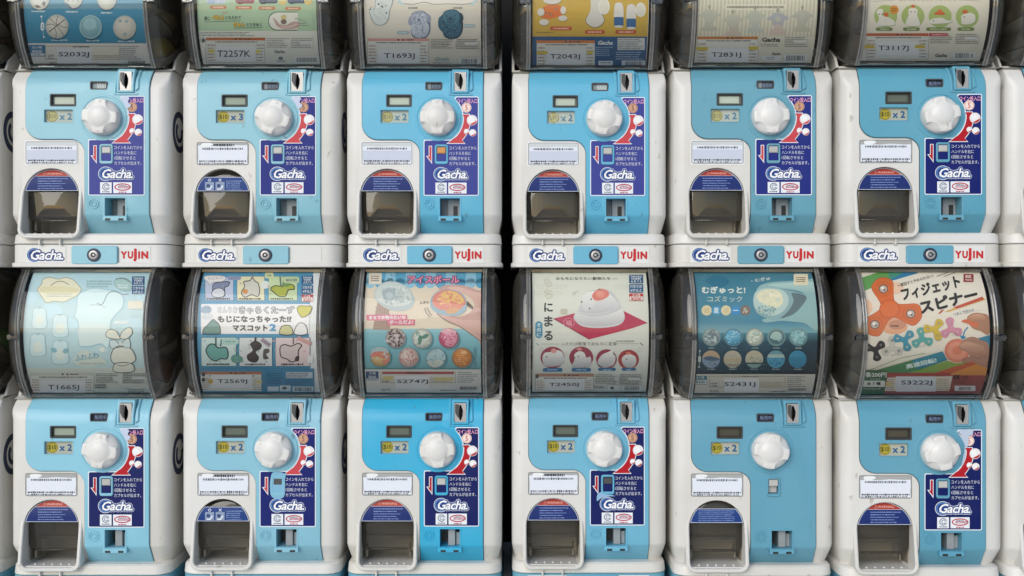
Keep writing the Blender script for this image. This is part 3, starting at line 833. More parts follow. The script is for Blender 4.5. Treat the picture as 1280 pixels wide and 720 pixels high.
TORN_TOP = ([(41, -25.5), (47, -26.3), (51, -24), (49.5, -19), (53, -15), (48, -11), (44, -18), (41.5, -21)], '#c3cde2')
TORN_SIDE = ([(41, -25), (47, -27), (58, -27), (57, -20), (53.5, -19), (52.5, -8), (49, -3), (48.6, 8), (44, 20), (46, 8), (48.5, -6), (46.5, -14), (44, -20)], '#b9c6d8')
TORN_SPLASH = ([(17, 29), (27, 28.4), (30, 30), (33.5, 30.6), (32, 36), (32, 48), (31.4, 57), (28, 61), (20, 61.4), (15, 58), (13.6, 50), (14, 38)], '#7fb4d0')
TORN_WISP = ([(10, 58), (15, 55), (20, 57.6), (28, 58.6), (32, 60), (24, 60.4), (15, 62.5), (9.5, 66)], '#8db4d4')

def make_notice(bordered, heading):
    sh = Sheet()
    if bordered: sh.rect(-78, 28.6, -12.6, 59.4, '#fbfcfc', 2.2)
    sh.rect(-77, 29.8, -13.6, 58.2, '#5f6468', 2.4); sh.rect(-76.4, 30.4, -14.2, 57.6, '#c9ced0' if bordered else '#a6a8a6', 2)
    top = 33.2 if heading else 35.0
    sh.poly([(-75.5, top + 0.8), (-70, top), (-52, top + 0.6), (-40, top - 0.5), (-22, top + 0.4), (-15.2, top), (-14.9, 44), (-15.6, 50), (-14.8, 57), (-40, 56.6), (-60, 57.2), (-75.6, 56.8), (-75.0, 48)], '#dfe4ee')
    if heading: sh.lines(-60, 31.2, -31, 35.4, 1, '#33383e', 0.7, 0)
    sh.lines(-70, 36.2, -20, 39.8, 1, '#22262c', 0.72, 0, (0.5, 1.5), (0.5, 1.0))
    if bordered: sh.rect(-75.4, 40.5, -15.2, 52.6, '#c6cddd')
    sh.lines(-74, 52.0, -16, 55.0, 1, '#1e2228', 0.72, 0, (0.4, 2.0), (0.3, 1.0)); sh.lines(-74, 55.0, -18, 57.2, 1, '#33373d', 0.62, 0.05, (0.4, 2.4), (0.4, 1.2))
    if not bordered: sh.blob([(-70, 31), (-60, 30.8), (-57, 33), (-64, 36), (-71, 34.5)], '#e8ebec')
    return sh.build('notice_card', M['sticker'], flat, -0.35)

def make_warning(kind):
    sh = Sheet(); cu, cv = DC
    def seg(r, v0, v1):
        pts = []
        h0 = math.acos(max(-1, min(1, (cv - v0) / r))) if cv - v0 < r else 0
        h1 = math.acos((cv - v1) / r)
        n = 14
        for k in range(n + 1): a = -h1 + (h1 - h0) * k / n; pts.append((cu + r * math.sin(a), cv - r * math.cos(a)))
        for k in range(n + 1): a = h0 + (h1 - h0) * k / n; pts.append((cu + r * math.sin(a), cv - r * math.cos(a)))
        return pts
    top = {'red': 60, 'blue': 73.5, 'pict': 73}[kind]
    sh.poly(seg(32.6, top, 90.8), '#c9d2de')
    if kind == 'red':
        sh.poly(seg(31.9, 60, 72.2), '#a53c30'); sh.poly(seg(31.9, 72.6, 90.2), '#182c6c')
        sh.text('⚠WARNING', cu - 12, 67.2, cu + 12, 71.2, '#e6b8ac', 0.01)
        sh.lines(cu - 17, 74.0, cu + 22, 89.4, 5, '#7f93c4', 0.34, 0.3)
    else:
        sh.poly(seg(31.9, top + 0.6, 90.2), '#1b3c7d')
        if kind == 'blue': sh.lines(cu - 22, 75, cu + 24, 89.4, 6, '#8aa0cc', 0.3, 0.25)
        else:
            for k, (x, s) in enumerate(((cu - 21, 'O'), (cu - 8, 'X'))):
                sh.text(s, x + 2.5, 75.2, x + 6.5, 78.8, '#dfe6ee', 0.02)
                sh.rect(x - 1, 79.4, x + 10, 89.4, '#8b9ab4'); sh.rect(x + 1, 82, x + 5, 86, '#2b4475'); sh.line([(x + 1, 88.5), (x + 5, 88.5), (x + 8, 84)], 1.6, '#dfe6ee')
            sh.lines(cu + 4, 77, cu + 25, 89.6, 5, '#8aa0cc', 0.34, 0.2)
    return sh.build('warning_label', M['sticker'], lambda v: 2.2 + 6.5 * max(0, (84 - v) / 24.0) ** 2, -1.0, None, [66, 70, 74, 78, 82, 84, 88])

def make_price(n, faded, film_glare=False):
    sh = Sheet()
    sh.rect(-53.4, -10, -18.6, 6, '#aeb0a2' if not faded else '#b3bab0')
    sh.ell(-45.2, -2, 7.0, 7.0, '#aa9c34' if not faded else '#b2ae78'); sh.ringe(-45.2, -2, 6.6, 6.6, 0.5, '#5d5a24')
    sh.text('$10', -50, -5, -40.4, 1.2, '#333d28' if not faded else '#7c8068', 0.02)
    sh.text('x ' + n, -36.4, -6.4, -21, 2.4, '#2c5c86' if not faded else '#5c8398', 0.04)
    if film_glare:      # pale lines paint glare on wrinkled clear wrap over the window
        for k in range(4): x = -50 + 7.5 * k; sh.line([(x, -9), (x + 2, -3), (x - 1, 1), (x + 2, 5)], 0.6, '#d3d8d0', True)
    return sh.build('price_card', M['sticker'], flat, 1.6)
def make_screen(state):
    sh = Sheet(); c = {'off': '#474d48', 'film_glare': '#6d746e', 'dim': '#555d56', 'dark': '#3c3a34'}[state]
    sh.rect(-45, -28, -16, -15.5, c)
    sh.rect(-42.4, -26, -18.6, -17.6, {'off': '#626b61', 'film_glare': '#bcc7b8', 'dim': '#97a595', 'dark': '#4d4a3f'}[state])  # palest state has the window's glare painted into it
    if state == 'film_glare':
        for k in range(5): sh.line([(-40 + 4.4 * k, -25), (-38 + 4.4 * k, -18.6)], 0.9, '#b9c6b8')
    return sh.build('screen', M['sticker'], flat, 1.5)
def make_status(state):
    sh = Sheet(); c = {'dark': '#1f2c46', 'grey': '#4a5560', 'film_glare': '#aab6b8'}[state]  # the paler states have window glare painted in
    sh.rect(3.4, -44.2, 22.2, -35.8, c)
    if state == 'film_glare':
        sh.rect(3.6, -44, 9.5, -36, '#8e9a9e')
        for k in range(4): sh.line([(10 + 3.4 * k, -43), (12 + 2.7 * k, -37)], 0.9, '#ced6d6')
    else:
        if state == 'grey': sh.rect(3.8, -43.8, 9.0, -36.2, '#8d949a')
        sh.text('販売中', 7 if state == 'dark' else 10, -42.6, 21.2, -37.2, '#75849c', 0.015)
    return sh.build('status_card', M['sticker'], flat, 0.6)
def make_logo():
    sh = Sheet(); sh.rect(-78, 160, -28.5, 181.6, '#dfe0dc', 1); gacha(sh, -77, 161.2, -29.5, 180.4, ink='#203a78', swirl='#6d8fc0')
    return sh.build('logo_sticker', M['sticker'], flat, 0.85)
def make_maker():
    sh = Sheet(); sh.rect(36.5, 160, 75, 181, '#dddedb', 1)
    x = 38.4
    for ch, x0, x1, y0, y1 in (('Y', 38.8, 46.4, 166, 175.6), ('U', 47.2, 54.0, 166, 175.6), ('j', 53.8, 58.6, 162.6, 179.0), ('I', 60.0, 62.4, 166, 175.6), ('N', 63.8, 72.4, 166, 175.6)):
        sh.text(ch, x0, y0, x1, y1, '#c3292d', 0.06)
    return sh.build('maker_sticker', M['sticker'], flat, 0.85)
def make_blank():
    sh = Sheet(); sh.rect(36.5, 160, 75, 181, '#d9dad6', 1)
    return sh.build('maker_sticker', M['sticker'], flat, 0.85)

RED1, RED2 = '#c8474f', '#b01522'
NOTICE = {k: make_notice(*k) for k in ((True, False), (False, False), (False, True))}
WARN = {k: make_warning(k) for k in ('red', 'blue', 'pict')}
PRICES = {k: make_price(*k) for k in (('2', False), ('2', True), ('3', False), ('2', True, True))}
SCREEN = {k: make_screen(k) for k in ('off', 'film_glare', 'dim', 'dark')}
STAT = {k: make_status(k) for k in ('dark', 'grey', 'film_glare')}
LOGO = make_logo(); MAKER = make_maker(); BLANK = make_blank()

# ------------------------------------------------------------------ the machines' places: column -> (screen centre, nearer/farther, width factor)
COLS = {0: (-103, -4, 1.02), 1: (111, -4, 1.02), 2: (325, 0, 1.02), 3: (529.5, 0, 1.0), 4: (737, 6, 1.0), 5: (943, -9, 1.02), 6: (1154, -20, 1.025), 7: (1362, -20, 1.025)}
KNOBY = {1: 148.0, 2: 561.0}

def card_conv(c, r):
    """Photo coordinates -> (u, v) on the card inside the drum of machine (c, r)."""
    cx, dy, sx = COLS[c]; ky = KNOBY[r]; xc = (cx - 640) * (D + dy) / D
    def conv(x, y):
        v = y - ky
        for _ in range(4): v = (y - 360) * (D + dy + drum(v) + 5) / D + 360 - ky
        u = ((x - 640) * (D + dy + drum(v) + 5) / D - xc) / sx
        return (u, v)
    return conv
CARD_CUTS = [v for v in DRUM_V if -221 < v < -69.6]

def bottom_strip(s, x0, x1, y0, y1, code, cx0, cx1, cy0, cy1, style, ink='#262d33', warn='#b8672e'):
    """The maker's strip at a card's foot. style 'S': boxed number; style 'T': caution table and small print."""
    w_ = x1 - x0
    if style == 'T':
        xm = x0 + 0.545 * w_
        s.rect(x0 + 1, y0, xm, y1, '#d6d9d2'); s.frame(x0 + 1, y0, xm, y1, 0.5, '#8a8f8c')
        s.rect(x0 + 1, y0, xm, y0 + 3.6, warn)
        s.rect(x0 + 0.27 * w_, y0 + 0.8, x0 + 0.285 * w_, y0 + 2.9, '#2c2420'); s.rect(x0 + 0.31 * w_, y0 + 0.8, x0 + 0.325 * w_, y0 + 2.9, '#2c2420'); s.lines(x0 + 0.34 * w_, y0 + 0.6, x0 + 0.41 * w_, y0 + 3.1, 1, '#5a3c2a', 0.6, 0)
        s.lines(x0 + 12, y0 + 4.3, xm - 9, y0 + 6.6, 1, '#555a5c', 0.6, 0)
        s.lines(x0 + 3, y0 + 7.5, x0 + 13, y1 - 1, 6, '#a07868', 0.35, 0.3); s.lines(xm - 11, y0 + 7.5, xm - 1.5, y1 - 1, 6, '#8d8078', 0.35, 0.3)
        s.rect(x0 + 14, cy0 - 5, xm - 12, min(y1 + 0.5, cy1 + 4.5), '#dfe3e4')
        s.lines(xm + 2, y0 + 0.3, x0 + 0.765 * w_, y0 + 13, 6, '#767d7e', 0.42, 0.35)
        s.lines(x0 + 0.785 * w_, y0 + 0.3, x1 - 2, y0 + 13.6, 6, '#767d7e', 0.45, 0.2); s.rect(x0 + 0.86 * w_, y0 + 5, x1 - 4, y0 + 8, '#dcdedb')
        s.frame(x0 + 0.78 * w_, y0 + 3.4, x1 - 2, y0 + 13, 0.3, '#8d9290')
    else:
        s.rect(x0 + 2.5, y0 + 1, x0 + 18.5, y0 + 12, '#d9dedd'); s.frame(x0 + 2.5, y0 + 1, x0 + 18.5, y0 + 12, 0.6, warn); s.rect(x0 + 2.5, y0 + 1, x0 + 18.5, y0 + 6, warn)
        s.frame(x0 + 21, y0 + 1.2, x0 + 0.785 * w_, y0 + 15.5, 0.7, '#9a9280')
        s.rect(x0 + 0.27 * w_, cy0 - 4.5, x0 + 0.56 * w_, cy1 + 5.5, '#dfe3e4')
        s.lines(x0 + 23, y0 + 9, x0 + 32, y0 + 15, 2, '#7e8484', 0.6, 0.1)
        s.lines(x0 + 0.57 * w_, y0 + 8.5, x0 + 0.775 * w_, y0 + 14.5, 3, '#b1aa8a', 0.6, 0.1)
        s.lines(x0 + 22, y1 - 4.5, x0 + 34, y1 - 1, 2, '#6d7375', 0.5, 0.1); s.lines(x0 + 0.65 * w_, y1 - 3, x0 + 0.79 * w_, y1 - 1, 1, '#6d7375', 0.6, 0)
        s.lines(x0 + 0.8 * w_, y0 + 1, x1 - 4, y0 + 15.5, 6, '#767d7e', 0.42, 0.35)
    s.text(code, cx0, cy0, cx1, cy1, ink, 0.0125)

def tri_badges(s, x, y, w_, red='#b5312f', n='全4種'):
    s.rect(x, y, x + w_, y + 10.5, '#1e4f7a'); s.text('TAKARA', x + 1.5, y + 1.0, x + w_ - 1.5, y + 3.6, '#dfe6ea', 0.02); s.text('TOMY', x + 2.2, y + 4.0, x + w_ - 2.2, y + 6.7, '#dfe6ea', 0.03); s.text('A.R.T.S', x + 2, y + 7.2, x + w_ - 2, y + 9.7, '#dfe6ea', 0.02)
    s.rect(x, y + 11.8, x + w_, y + 22.2, '#1e5580'); s.text('対象年齢', x + 1.2, y + 12.6, x + w_ - 1.2, y + 16.6, '#dfe6ea', 0.01); s.text('6才以上', x + 1.6, y + 17.4, x + w_ - 1.6, y + 21.4, '#dfe6ea', 0.02)
    if red:
        s.rect(x, y + 23.5, x + w_, y + 32.5, '#e4e2dc'); s.frame(x, y + 23.5, x + w_, y + 32.5, 0.5, red); s.rect(x, y + 23.5, x + w_, y + 27.3, red)
        s.text(n, x + 3.5, y + 24, x + w_ - 3.5, y + 27, '#eadfd8', 0.01); s.text('¥200', x + 2, y + 27.9, x + w_ - 2, y + 32, red, 0.03)

def plush(s, cx, cy, k, col, edge='#5b6266', ears=2):
    """A plain soft-toy outline: rounded body with stubby limbs and no features."""
    pts = [(-5, -3), (-6.5, -8), (-2.5, -7.5), (0, -8.2), (3, -7.6), (6.5, -8), (5.2, -3), (7.5, 1), (6.4, 6.2), (2, 7.6), (-3, 7.4), (-7, 5.6), (-7.4, 1)]
    s.blob([(cx + x * k + 0.6, cy + y * k + 0.7) for x, y in pts], edge); s.blob([(cx + x * k, cy + y * k) for x, y in pts], col, edge, 0.45)

CARDS = {}
def card(c, r):
    def deco(fn):
        s = Sheet(card_conv(c, r), 1.1, 0.013); fn(s)
        CARDS[(c, r)] = s.build('display_card', M['card'], drum, 6.0, (-72, -221, 72, -69.6), CARD_CUTS)
        return fn
    return deco

def stripes(s, x0, x1, y0, y1, step, w_, col):
    s.z += 1; x = x0
    while x < x1:
        s.rect(x, y0, min(x1, x + w_), y1, col, up=False); x += step

@card(1, 1)
def sports(s):
    s.rect(-40, -140, 260, 54, '#1f7f9f'); s.rect(-40, -140, 260, 3, '#4c9fbc')  # paler top band paints the sky's veil on the drum cover
    stripes(s, -40, 260, -140, 54, 3.1, 0.5, '#2385a6')
    for cx, cy in ((49, -2), (91, -4), (133, -2)):
        s.ell(cx + 0.5, cy + 1.4, 12.5, 14.5, '#155b73'); s.orb(cx, cy, 12.2, 14, '#e6e6da', '#b9beb6')
    s.poly([(42, 7), (47, 6), (51, 9), (46, 10)], '#5b6468'); s.poly([(54, 1), (57, 3), (55, 8), (52, 4)], '#5b6468')
    s.poly([(82, 3), (87, 6), (84, 10), (80, 6)], '#4f7f94'); s.poly([(86, 7), (90, 9), (85, 10)], '#3c6d84')
    for x in (84, 90, 96): s.line([(x, 2), (x + 4, -4)], 0.6, '#7d8d90')
    for x0, x1, y in ((39, 56, 14), (82, 97, 14.6), (126, 140, 15.8), (64, 84, 50), (108, 124, 50.5), (147, 168, 51.5)): s.lines(x0, y - 1.2, x1, y + 1.2, 1, '#bcd3d6', 0.8, 0)
    s.line([(51.5, 21), (54.5, 46)], 0.5, '#cfe0e2'); s.ell(51.4, 20.5, 1.2, 1.2, '#dfe8e8'); s.ell(54.6, 46, 1.2, 1.2, '#dfe8e8'); s.rect(50.6, 28, 55, 38, '#dfe8e8', 2); s.lines(52, 30, 54, 36, 2, '#4c8fa6', 0.7, 0)
    for cx, cy, col in ((71, 33, '#d8d3c6'), (113, 33.5, '#8db4ba'), (155.5, 34.2, '#d6cfc2')):
        s.ell(cx + 0.6, cy + 2, 14.4, 15.2, '#155b73', rot=-12); s.orb(cx, cy, 14.4, 15, col, '#6f9da8' if cx == 113 else '#aeb0a6')
    s.line([(61, 40), (71, 32), (81, 24)], 1.1, '#3a3d40'); s.line([(61.5, 22), (71, 32), (80, 45)], 0.7, '#3a3d40')
    s.line([(72.5, 19), (70, 27), (71, 31)], 0.7, '#3a3d40', True); s.line([(58, 31), (65, 30), (69, 33)], 0.7, '#3a3d40', True); s.line([(69.5, 48), (70, 40), (68, 35)], 0.7, '#3a3d40', True); s.line([(84.5, 34), (78, 33.6), (72, 30)], 0.7, '#3a3d40', True)
    s.ringe(113, 33.5, 13.6, 14.4, 0.9, '#a7c7ca'); s.ell(112, 30, 8, 8, '#9ac0c4'); s.line([(112, 22), (112.5, 30), (113, 46)], 0.6, '#7ca5ad')
    for x, y in ((150, 26), (158, 26.4), (156, 42.6)): s.ell(x, y, 2.3, 2.1, '#93a6a6')
    s.rect(-40, 54, 260, 120, '#dad8d0')
    s.rect(36, 56, 56.5, 70.5, '#1f7399'); s.rect(37, 62, 55.5, 69.6, '#d9dedd'); s.text('全6種', 39.5, 57.4, 52.5, 60.8, '#dfe8ea', 0.01); s.rect(37, 62, 55.5, 66.6, '#1f7399'); s.text('¥200', 40, 62.4, 52.6, 66.2, '#e6ecec', 0.02); s.lines(41, 67.2, 50, 69, 1, '#5a7d8c', 0.6, 0)
    s.frame(56.5, 57.2, 150, 74.5, 0.6, '#a39c86'); s.frame(57.5, 58.2, 149, 73.5, 0.3, '#b7b09a'); s.lines(91, 57.6, 112, 59.4, 1, '#4a4844', 0.8, 0)
    s.lines(60, 68, 68, 74, 3, '#5f6668', 0.5, 0.1); s.rect(72, 61, 115, 79, '#dcdfe1'); s.text('S2032J', 73, 65, 111.5, 72.2, '#262f3a', 0.018)
    s.rect(116, 61, 148, 68, '#dcd9c6'); s.lines(116, 68.5, 148, 72.5, 2, '#b3ab88', 0.7, 0)
    s.lines(62, 77, 71, 80.5, 2, '#62696c', 0.6, 0); s.lines(137, 79, 158, 81.5, 1, '#70777a', 0.7, 0)
    s.lines(150, 57, 176, 75, 7, '#767b7c', 0.45, 0.4); s.barcode(160, 76, 181, 79.5)

@card(2, 1)
def friends(s):
    s.rect(200, -140, 480, 43, '#a9c5a5'); s.rect(200, -140, 480, -30, '#b7d0b4')
    for cx, cols in ((270, ('#b9c4d8', '#9fb0cf')), (306, ('#8e3f4c', '#7a2c3c')), (335, ('#2f3c58', '#25304a')), (371, ('#39506e', '#2d4560'))):
        s.blob([(cx - 11, 3), (cx - 12, -6), (cx - 6, -14), (cx + 6, -14), (cx + 12, -6), (cx + 11, 3), (cx + 4, 4), (cx - 4, 4)], cols[0]); s.ell(cx - 6, 2, 5, 3, cols[1])
    for cx in (353, 385): s.ell(cx, 1, 5, 5.2, '#d8c27a')
    for x0, x1 in ((262, 283), (294, 315), (323, 344), (356, 376)):
        y = 8.7 + (x0 - 262) * 0.017; s.rect(x0, y - 2, x1, y + 2.2, '#c07c5a', 2); s.lines(x0 + 4, y - 1, x1 - 4, y + 1.2, 1, '#e6cdbb', 0.7, 0)
    s.text('肩に', 255, 20, 262.5, 25.6, '#3c4a40', 0.02); s.outlined('ぺたん!', 265, 18.6, 279.6, 24.6, '#e3c23c', '#8a6a1e', 0.04, 0.07); s.text('ともたれて', 281.6, 19.6, 301, 24.2, '#3c4a40', 0.02)
    s.line([(255, 27.4), (300, 25.8)], 0.6, '#4c6a55'); s.outlined('きゅん', 292, 27.6, 305.6, 33.4, '#e3c23c', '#8a6a1e', 0.04, 0.07); s.text('とときめく', 308, 28.4, 327, 33, '#3c4a40', 0.02); s.line([(292, 35), (328, 34.4)], 0.6, '#4c6a55')
    for a in (0, 1, 2): s.line([(278.5 + a * 2, 17.5 - a * 0.4), (279.5 + a * 2.4, 14.6)], 0.5, '#c0603c')
    s.rect(335, 14.5, 383, 38, '#4c6a58', 11); s.rect(336, 15.5, 383, 37, '#ddded4', 10.4); s.rect(372, 14, 392, 38.5, '#a9c5a5')
    s.blob([(341, 22), (345, 25), (350, 30), (358, 31), (366, 27), (374, 28), (373, 34), (364, 36), (354, 36), (346, 32)], '#b89a92'); s.blob([(342, 23), (346, 27), (352, 32), (362, 32), (370, 29), (372, 31), (362, 34.6), (352, 34)], '#d0b6ae')
    s.ell(354.5, 21.5, 3.6, 3.2, '#cdbb7e'); s.ell(354.5, 27, 3.8, 3.2, '#7c6a5c')
    s.text('手のひらに', 368, 21, 384, 25, '#6c7a70', 0.01, ang=-14); s.lines(373, 28, 386, 33, 2, '#7d8a80', 0.5, 0.4)
    s.rect(200, 38.5, 480, 120, '#d8dad0')
    s.lines(249, 39.5, 318, 45.5, 3, '#6a7470', 0.5, 0.2); s.ringe(253.5, 50, 3.5, 3.5, 0.6, '#6b6f6e'); s.ell(254, 50.4, 2, 2.2, '#3b3f40')
    bottom_strip(s, 256.5, 394, 47, 78.5, 'T2257K', 271.5, 313, 63, 71.2, 'T')
    s.rect(261, 62, 268, 65.5, '#d8cc4c'); s.rect(320, 62.6, 325.4, 66, '#d8cc4c')
    s.text('Gacha', 343, 62.5, 356, 66.4, '#3c4448', 0.03); s.ell(351, 73, 3, 2.2, '#6a7678'); s.lines(346, 75, 357, 78, 1, '#8b9494', 0.5, 0)
    s.rect(367, 70.5, 398, 79, '#dfe2dd'); s.barcode(371, 72, 396, 77.5)

@card(3, 1)
def clay_dogs(s):
    s.rect(400, -140, 660, 120, '#d5d1c4'); s.rect(400, -140, 660, -20, '#dcd8cc')
    s.rect(496, -40, 597, 4.5, '#e2dfd5', 3); s.line([(497, 3), (515, 5), (530, 2.5), (543, 5), (560, 4.4), (580, 5), (597, 2)], 0.9, '#8b8d88', True)
    s.line([(496, -12), (499, 1), (504, 5)], 3.2, '#b5d0d4', True); s.line([(597, -12), (594, 1), (589, 6)], 3.2, '#b5d0d4', True)
    def dog(cx, cy, k, a, b_, dk, ear, lean=0):
        s.blob([(cx - 12 * k + 1, cy + 2 * k + 1), (cx - 10 * k, cy - 14 * k), (cx + 4 * k, cy - 18 * k), (cx + 13 * k, cy - 10 * k), (cx + 14 * k + 1, cy + 8 * k), (cx + 8 * k, cy + 18 * k + 1), (cx - 6 * k, cy + 18 * k + 1), (cx - 11 * k, cy + 12 * k)], dk)
        s.blob([(cx - 11 * k, cy + 6 * k), (cx - 8 * k, cy - 4 * k), (cx + 6 * k, cy - 5 * k), (cx + 13 * k, cy + 3 * k), (cx + 10 * k, cy + 15 * k), (cx, cy + 18 * k), (cx - 8 * k, cy + 15 * k)], b_)
        s.ell(cx - 11 * k, cy - 5 * k, 3.6 * k, 7 * k, ear, rot=12); s.ell(cx + 12 * k, cy - 8 * k, 3.6 * k, 6 * k, ear, rot=-14)
        s.ell(cx, cy - 8 * k, 11 * k, 9.5 * k, a); s.ell(cx - 0.5, cy - 4.5 * k, 6 * k, 4.6 * k, b_)
        s.ell(cx - 1, cy - 6 * k, 1.9 * k, 1.4 * k, '#26323e'); s.ell(cx - 6 * k, cy - 9.5 * k, 1.2 * k, 1.1 * k, '#26323e'); s.ell(cx + 5 * k, cy - 10 * k, 1.2 * k, 1.1 * k, '#26323e')
        s.line([(cx - 5 * k, cy + 3 * k), (cx - 1 * k, cy + 12 * k)], 0.9 * k, dk); s.line([(cx + 5 * k, cy + 2 * k), (cx + 4 * k, cy + 12 * k)], 0.9 * k, dk); s.line([(cx - 6 * k, cy - 1.5 * k), (cx - 0.5, cy - 0.4 * k), (cx + 4 * k, cy - 1.6 * k)], 0.7 * k, dk, True)
    # the pale one, waving
    s.blob([(461, 12), (464, 8), (468, 10), (470, -6), (478, -14), (492, -8), (491, 4), (488, 12), (486, 24), (480, 31), (470, 31), (464, 24)], '#8d9a9c'); s.blob([(461.6, 12), (464, 9), (468.6, 11), (471, -6), (478, -13), (490, -8), (489.4, 4), (486.6, 12), (484.6, 23), (479, 30), (470.4, 30), (465, 23)], '#cfd8d6')
    for x, y, r in ((473, 5, 1.3), (482.5, 7.6, 1.3), (477, 8.6, 1.9), (463, 11.4, 1.1), (483, 16, 1.2)): s.ell(x, y, r, r * 0.85, '#2f4046')
    s.line([(472, 14), (478, 19), (484, 24)], 0.7, '#a9b6b6', True)
    for cx in (516, 572): s.lines(cx - 6, 8, cx + 6, 11.5, 1, '#7f8585', 0.7, 0)
    s.mottle(475, 12, 10, 18, ['#d6dedc', '#c3cecc', '#cdd6d4'], 40, 1.6)
    dog(524, 30, 0.93, '#a9b2c2', '#bac3cf', '#6c7688', '#8f9aae'); dog(564, 29, 0.97, '#3d7186', '#2d6077', '#173c4e', '#173c4e')
    s.blob([(548, 24), (551, 20), (554, 24), (553, 33), (557, 40), (552, 39), (548, 33)], '#2b5c72')
    s.mottle(524, 22, 10, 9, ['#b3bccb', '#9fa9bb', '#c3ccd8', '#8d98ac'], 46, 1.5); s.mottle(524, 41, 11, 7, ['#bac3cf', '#a5b0c0', '#c9d0da'], 30, 1.5); s.mottle(564, 38, 11, 9, ['#3a6f86', '#245067', '#4d8398'], 40, 1.5)
    for x0, x1, y in ((496, 511, 40.8), (580, 594, 32)): s.rect(x0, y - 2, x1, y + 2, '#9bb6bb', 1.6); s.lines(x0 + 2, y - 1, x1 - 2, y + 1.2, 1, '#c9d8da', 0.7, 0)
    bottom_strip(s, 458.5, 601, 48, 80, 'T1693J', 480, 518.5, 66.5, 74.5, 'T', warn='#cf9a94')
    s.text('Qualia', 544, 71.6, 561, 76.6, '#4a8a94', 0.0, 0.3); s.lines(541, 77.6, 563, 79.6, 1, '#7f9092', 0.5, 0); s.rect(574, 72.5, 599, 80.5, '#dde0dc'); s.barcode(577, 73.5, 597, 79.5)

@card(4, 1)
def yellow_plush(s):
    s.rect(600, -140, 860, 46, '#c5a63c'); s.rect(600, -140, 860, -14, '#cdb04a')
    stripes(s, 660, 812, -140, 45, 4.2, 0.5, '#bf9f38')
    s.blob([(675, 18), (679, 9), (690, 5), (702, 8), (706, 16), (700, 20), (690, 23), (680, 23)], '#d3702a')
    for x, y in ((679, 11), (689, 18), (695, 11), (702, 14), (684, 16)): s.ell(x, y, 1.6, 1.5, '#6b4a2a'); s.ell(x, y, 0.7, 0.7, '#e4dccb')
    for x, y, rx, ry in ((676, 15, 4.4, 4.6), (680, 27.6, 6, 3.8), (704, 12.6, 3.6, 5), (703.5, 22.6, 5.6, 3.4), (690, 0, 11, 5)): s.ell(x + 0.5, y + 0.8, rx, ry, '#8f8458'); s.ell(x, y, rx, ry, '#d5d6d2')
    s.blob([(739, -8), (750, -8), (751, 12), (756, 24), (752, 32), (744, 35), (736, 32), (731.6, 25), (738, 12)], '#7f7850'); s.blob([(739, -9), (749.6, -9), (750, 12), (755, 24), (751, 31), (743.6, 34), (736.4, 31), (732.4, 25), (738, 12)], '#cdcec8')
    s.ell(755, 8, 7.2, 10, '#e1e1da'); s.ell(755, 8, 5.8, 8.6, '#d6d6cd'); s.ell(801, 12, 6.4, 9, '#e1e1da'); s.ell(801, 12, 5, 7.6, '#d6d6cd')
    for cx, cy in ((773.5, 20), (789, 22)):
        s.blob([(cx - 6, cy - 6), (cx - 4, cy - 16), (cx + 4, cy - 16), (cx + 6, cy - 6), (cx + 5, cy + 2), (cx - 5, cy + 2)], '#d6d6d2'); s.rect(cx - 6, cy + 1, cx + 6, cy + 12, '#2f6496', 2); s.ell(cx, cy + 13, 5.6, 1.6, '#d6d6d2')
    for x0, x1, y in ((687.5, 715, 35.4), (731, 756, 39.8), (769, 795.5, 39.8)): s.rect(x0, y - 2.3, x1, y + 2.4, '#bb4f28', 2.2); s.lines(x0 + 4, y - 1.1, x1 - 4, y + 1.3, 1, '#e2bfa6', 0.7, 0)
    s.lines(671, 39.6, 692, 41.6, 1, '#8d7730', 0.6, 0); s.ringe(801, 37, 5, 5, 0.3, '#a8913c')
    s.rect(600, 45.6, 860, 120, '#1f5483'); s.rect(806.5, -140, 830, 84, '#cfd2c6')
    bottom_strip(s, 669.5, 806, 50.4, 83, 'T2043J', 687.5, 725, 67.5, 75, 'T', warn='#c77a32')
    s.rect(743.5, 49, 806, 84, '#1f5483'); s.text('Gacha', 747.5, 50.8, 766, 56, '#dfe6ea', 0.04, 0.2)
    s.lines(744, 58, 768, 70.4, 5, '#8ea9c2', 0.5, 0.3); s.rect(748, 76, 766, 83, '#d6dcdd'); s.lines(751, 77.4, 764, 79.4, 1, '#6c7a84', 0.6, 0)
    s.rect(772, 47.5, 806, 62.5, '#cfd4d2'); s.lines(773, 48, 804, 62, 6, '#6c757a', 0.5, 0.3); s.lines(770, 64, 805, 75, 4, '#9db4c8', 0.5, 0.2)
    s.rect(777, 75.6, 806, 84, '#d6dcdd'); s.barcode(782, 76.6, 803, 83)
    s.rect(671, 64, 684.6, 67.6, '#d5c03a'); s.rect(734, 64, 741, 67.6, '#d5c03a')

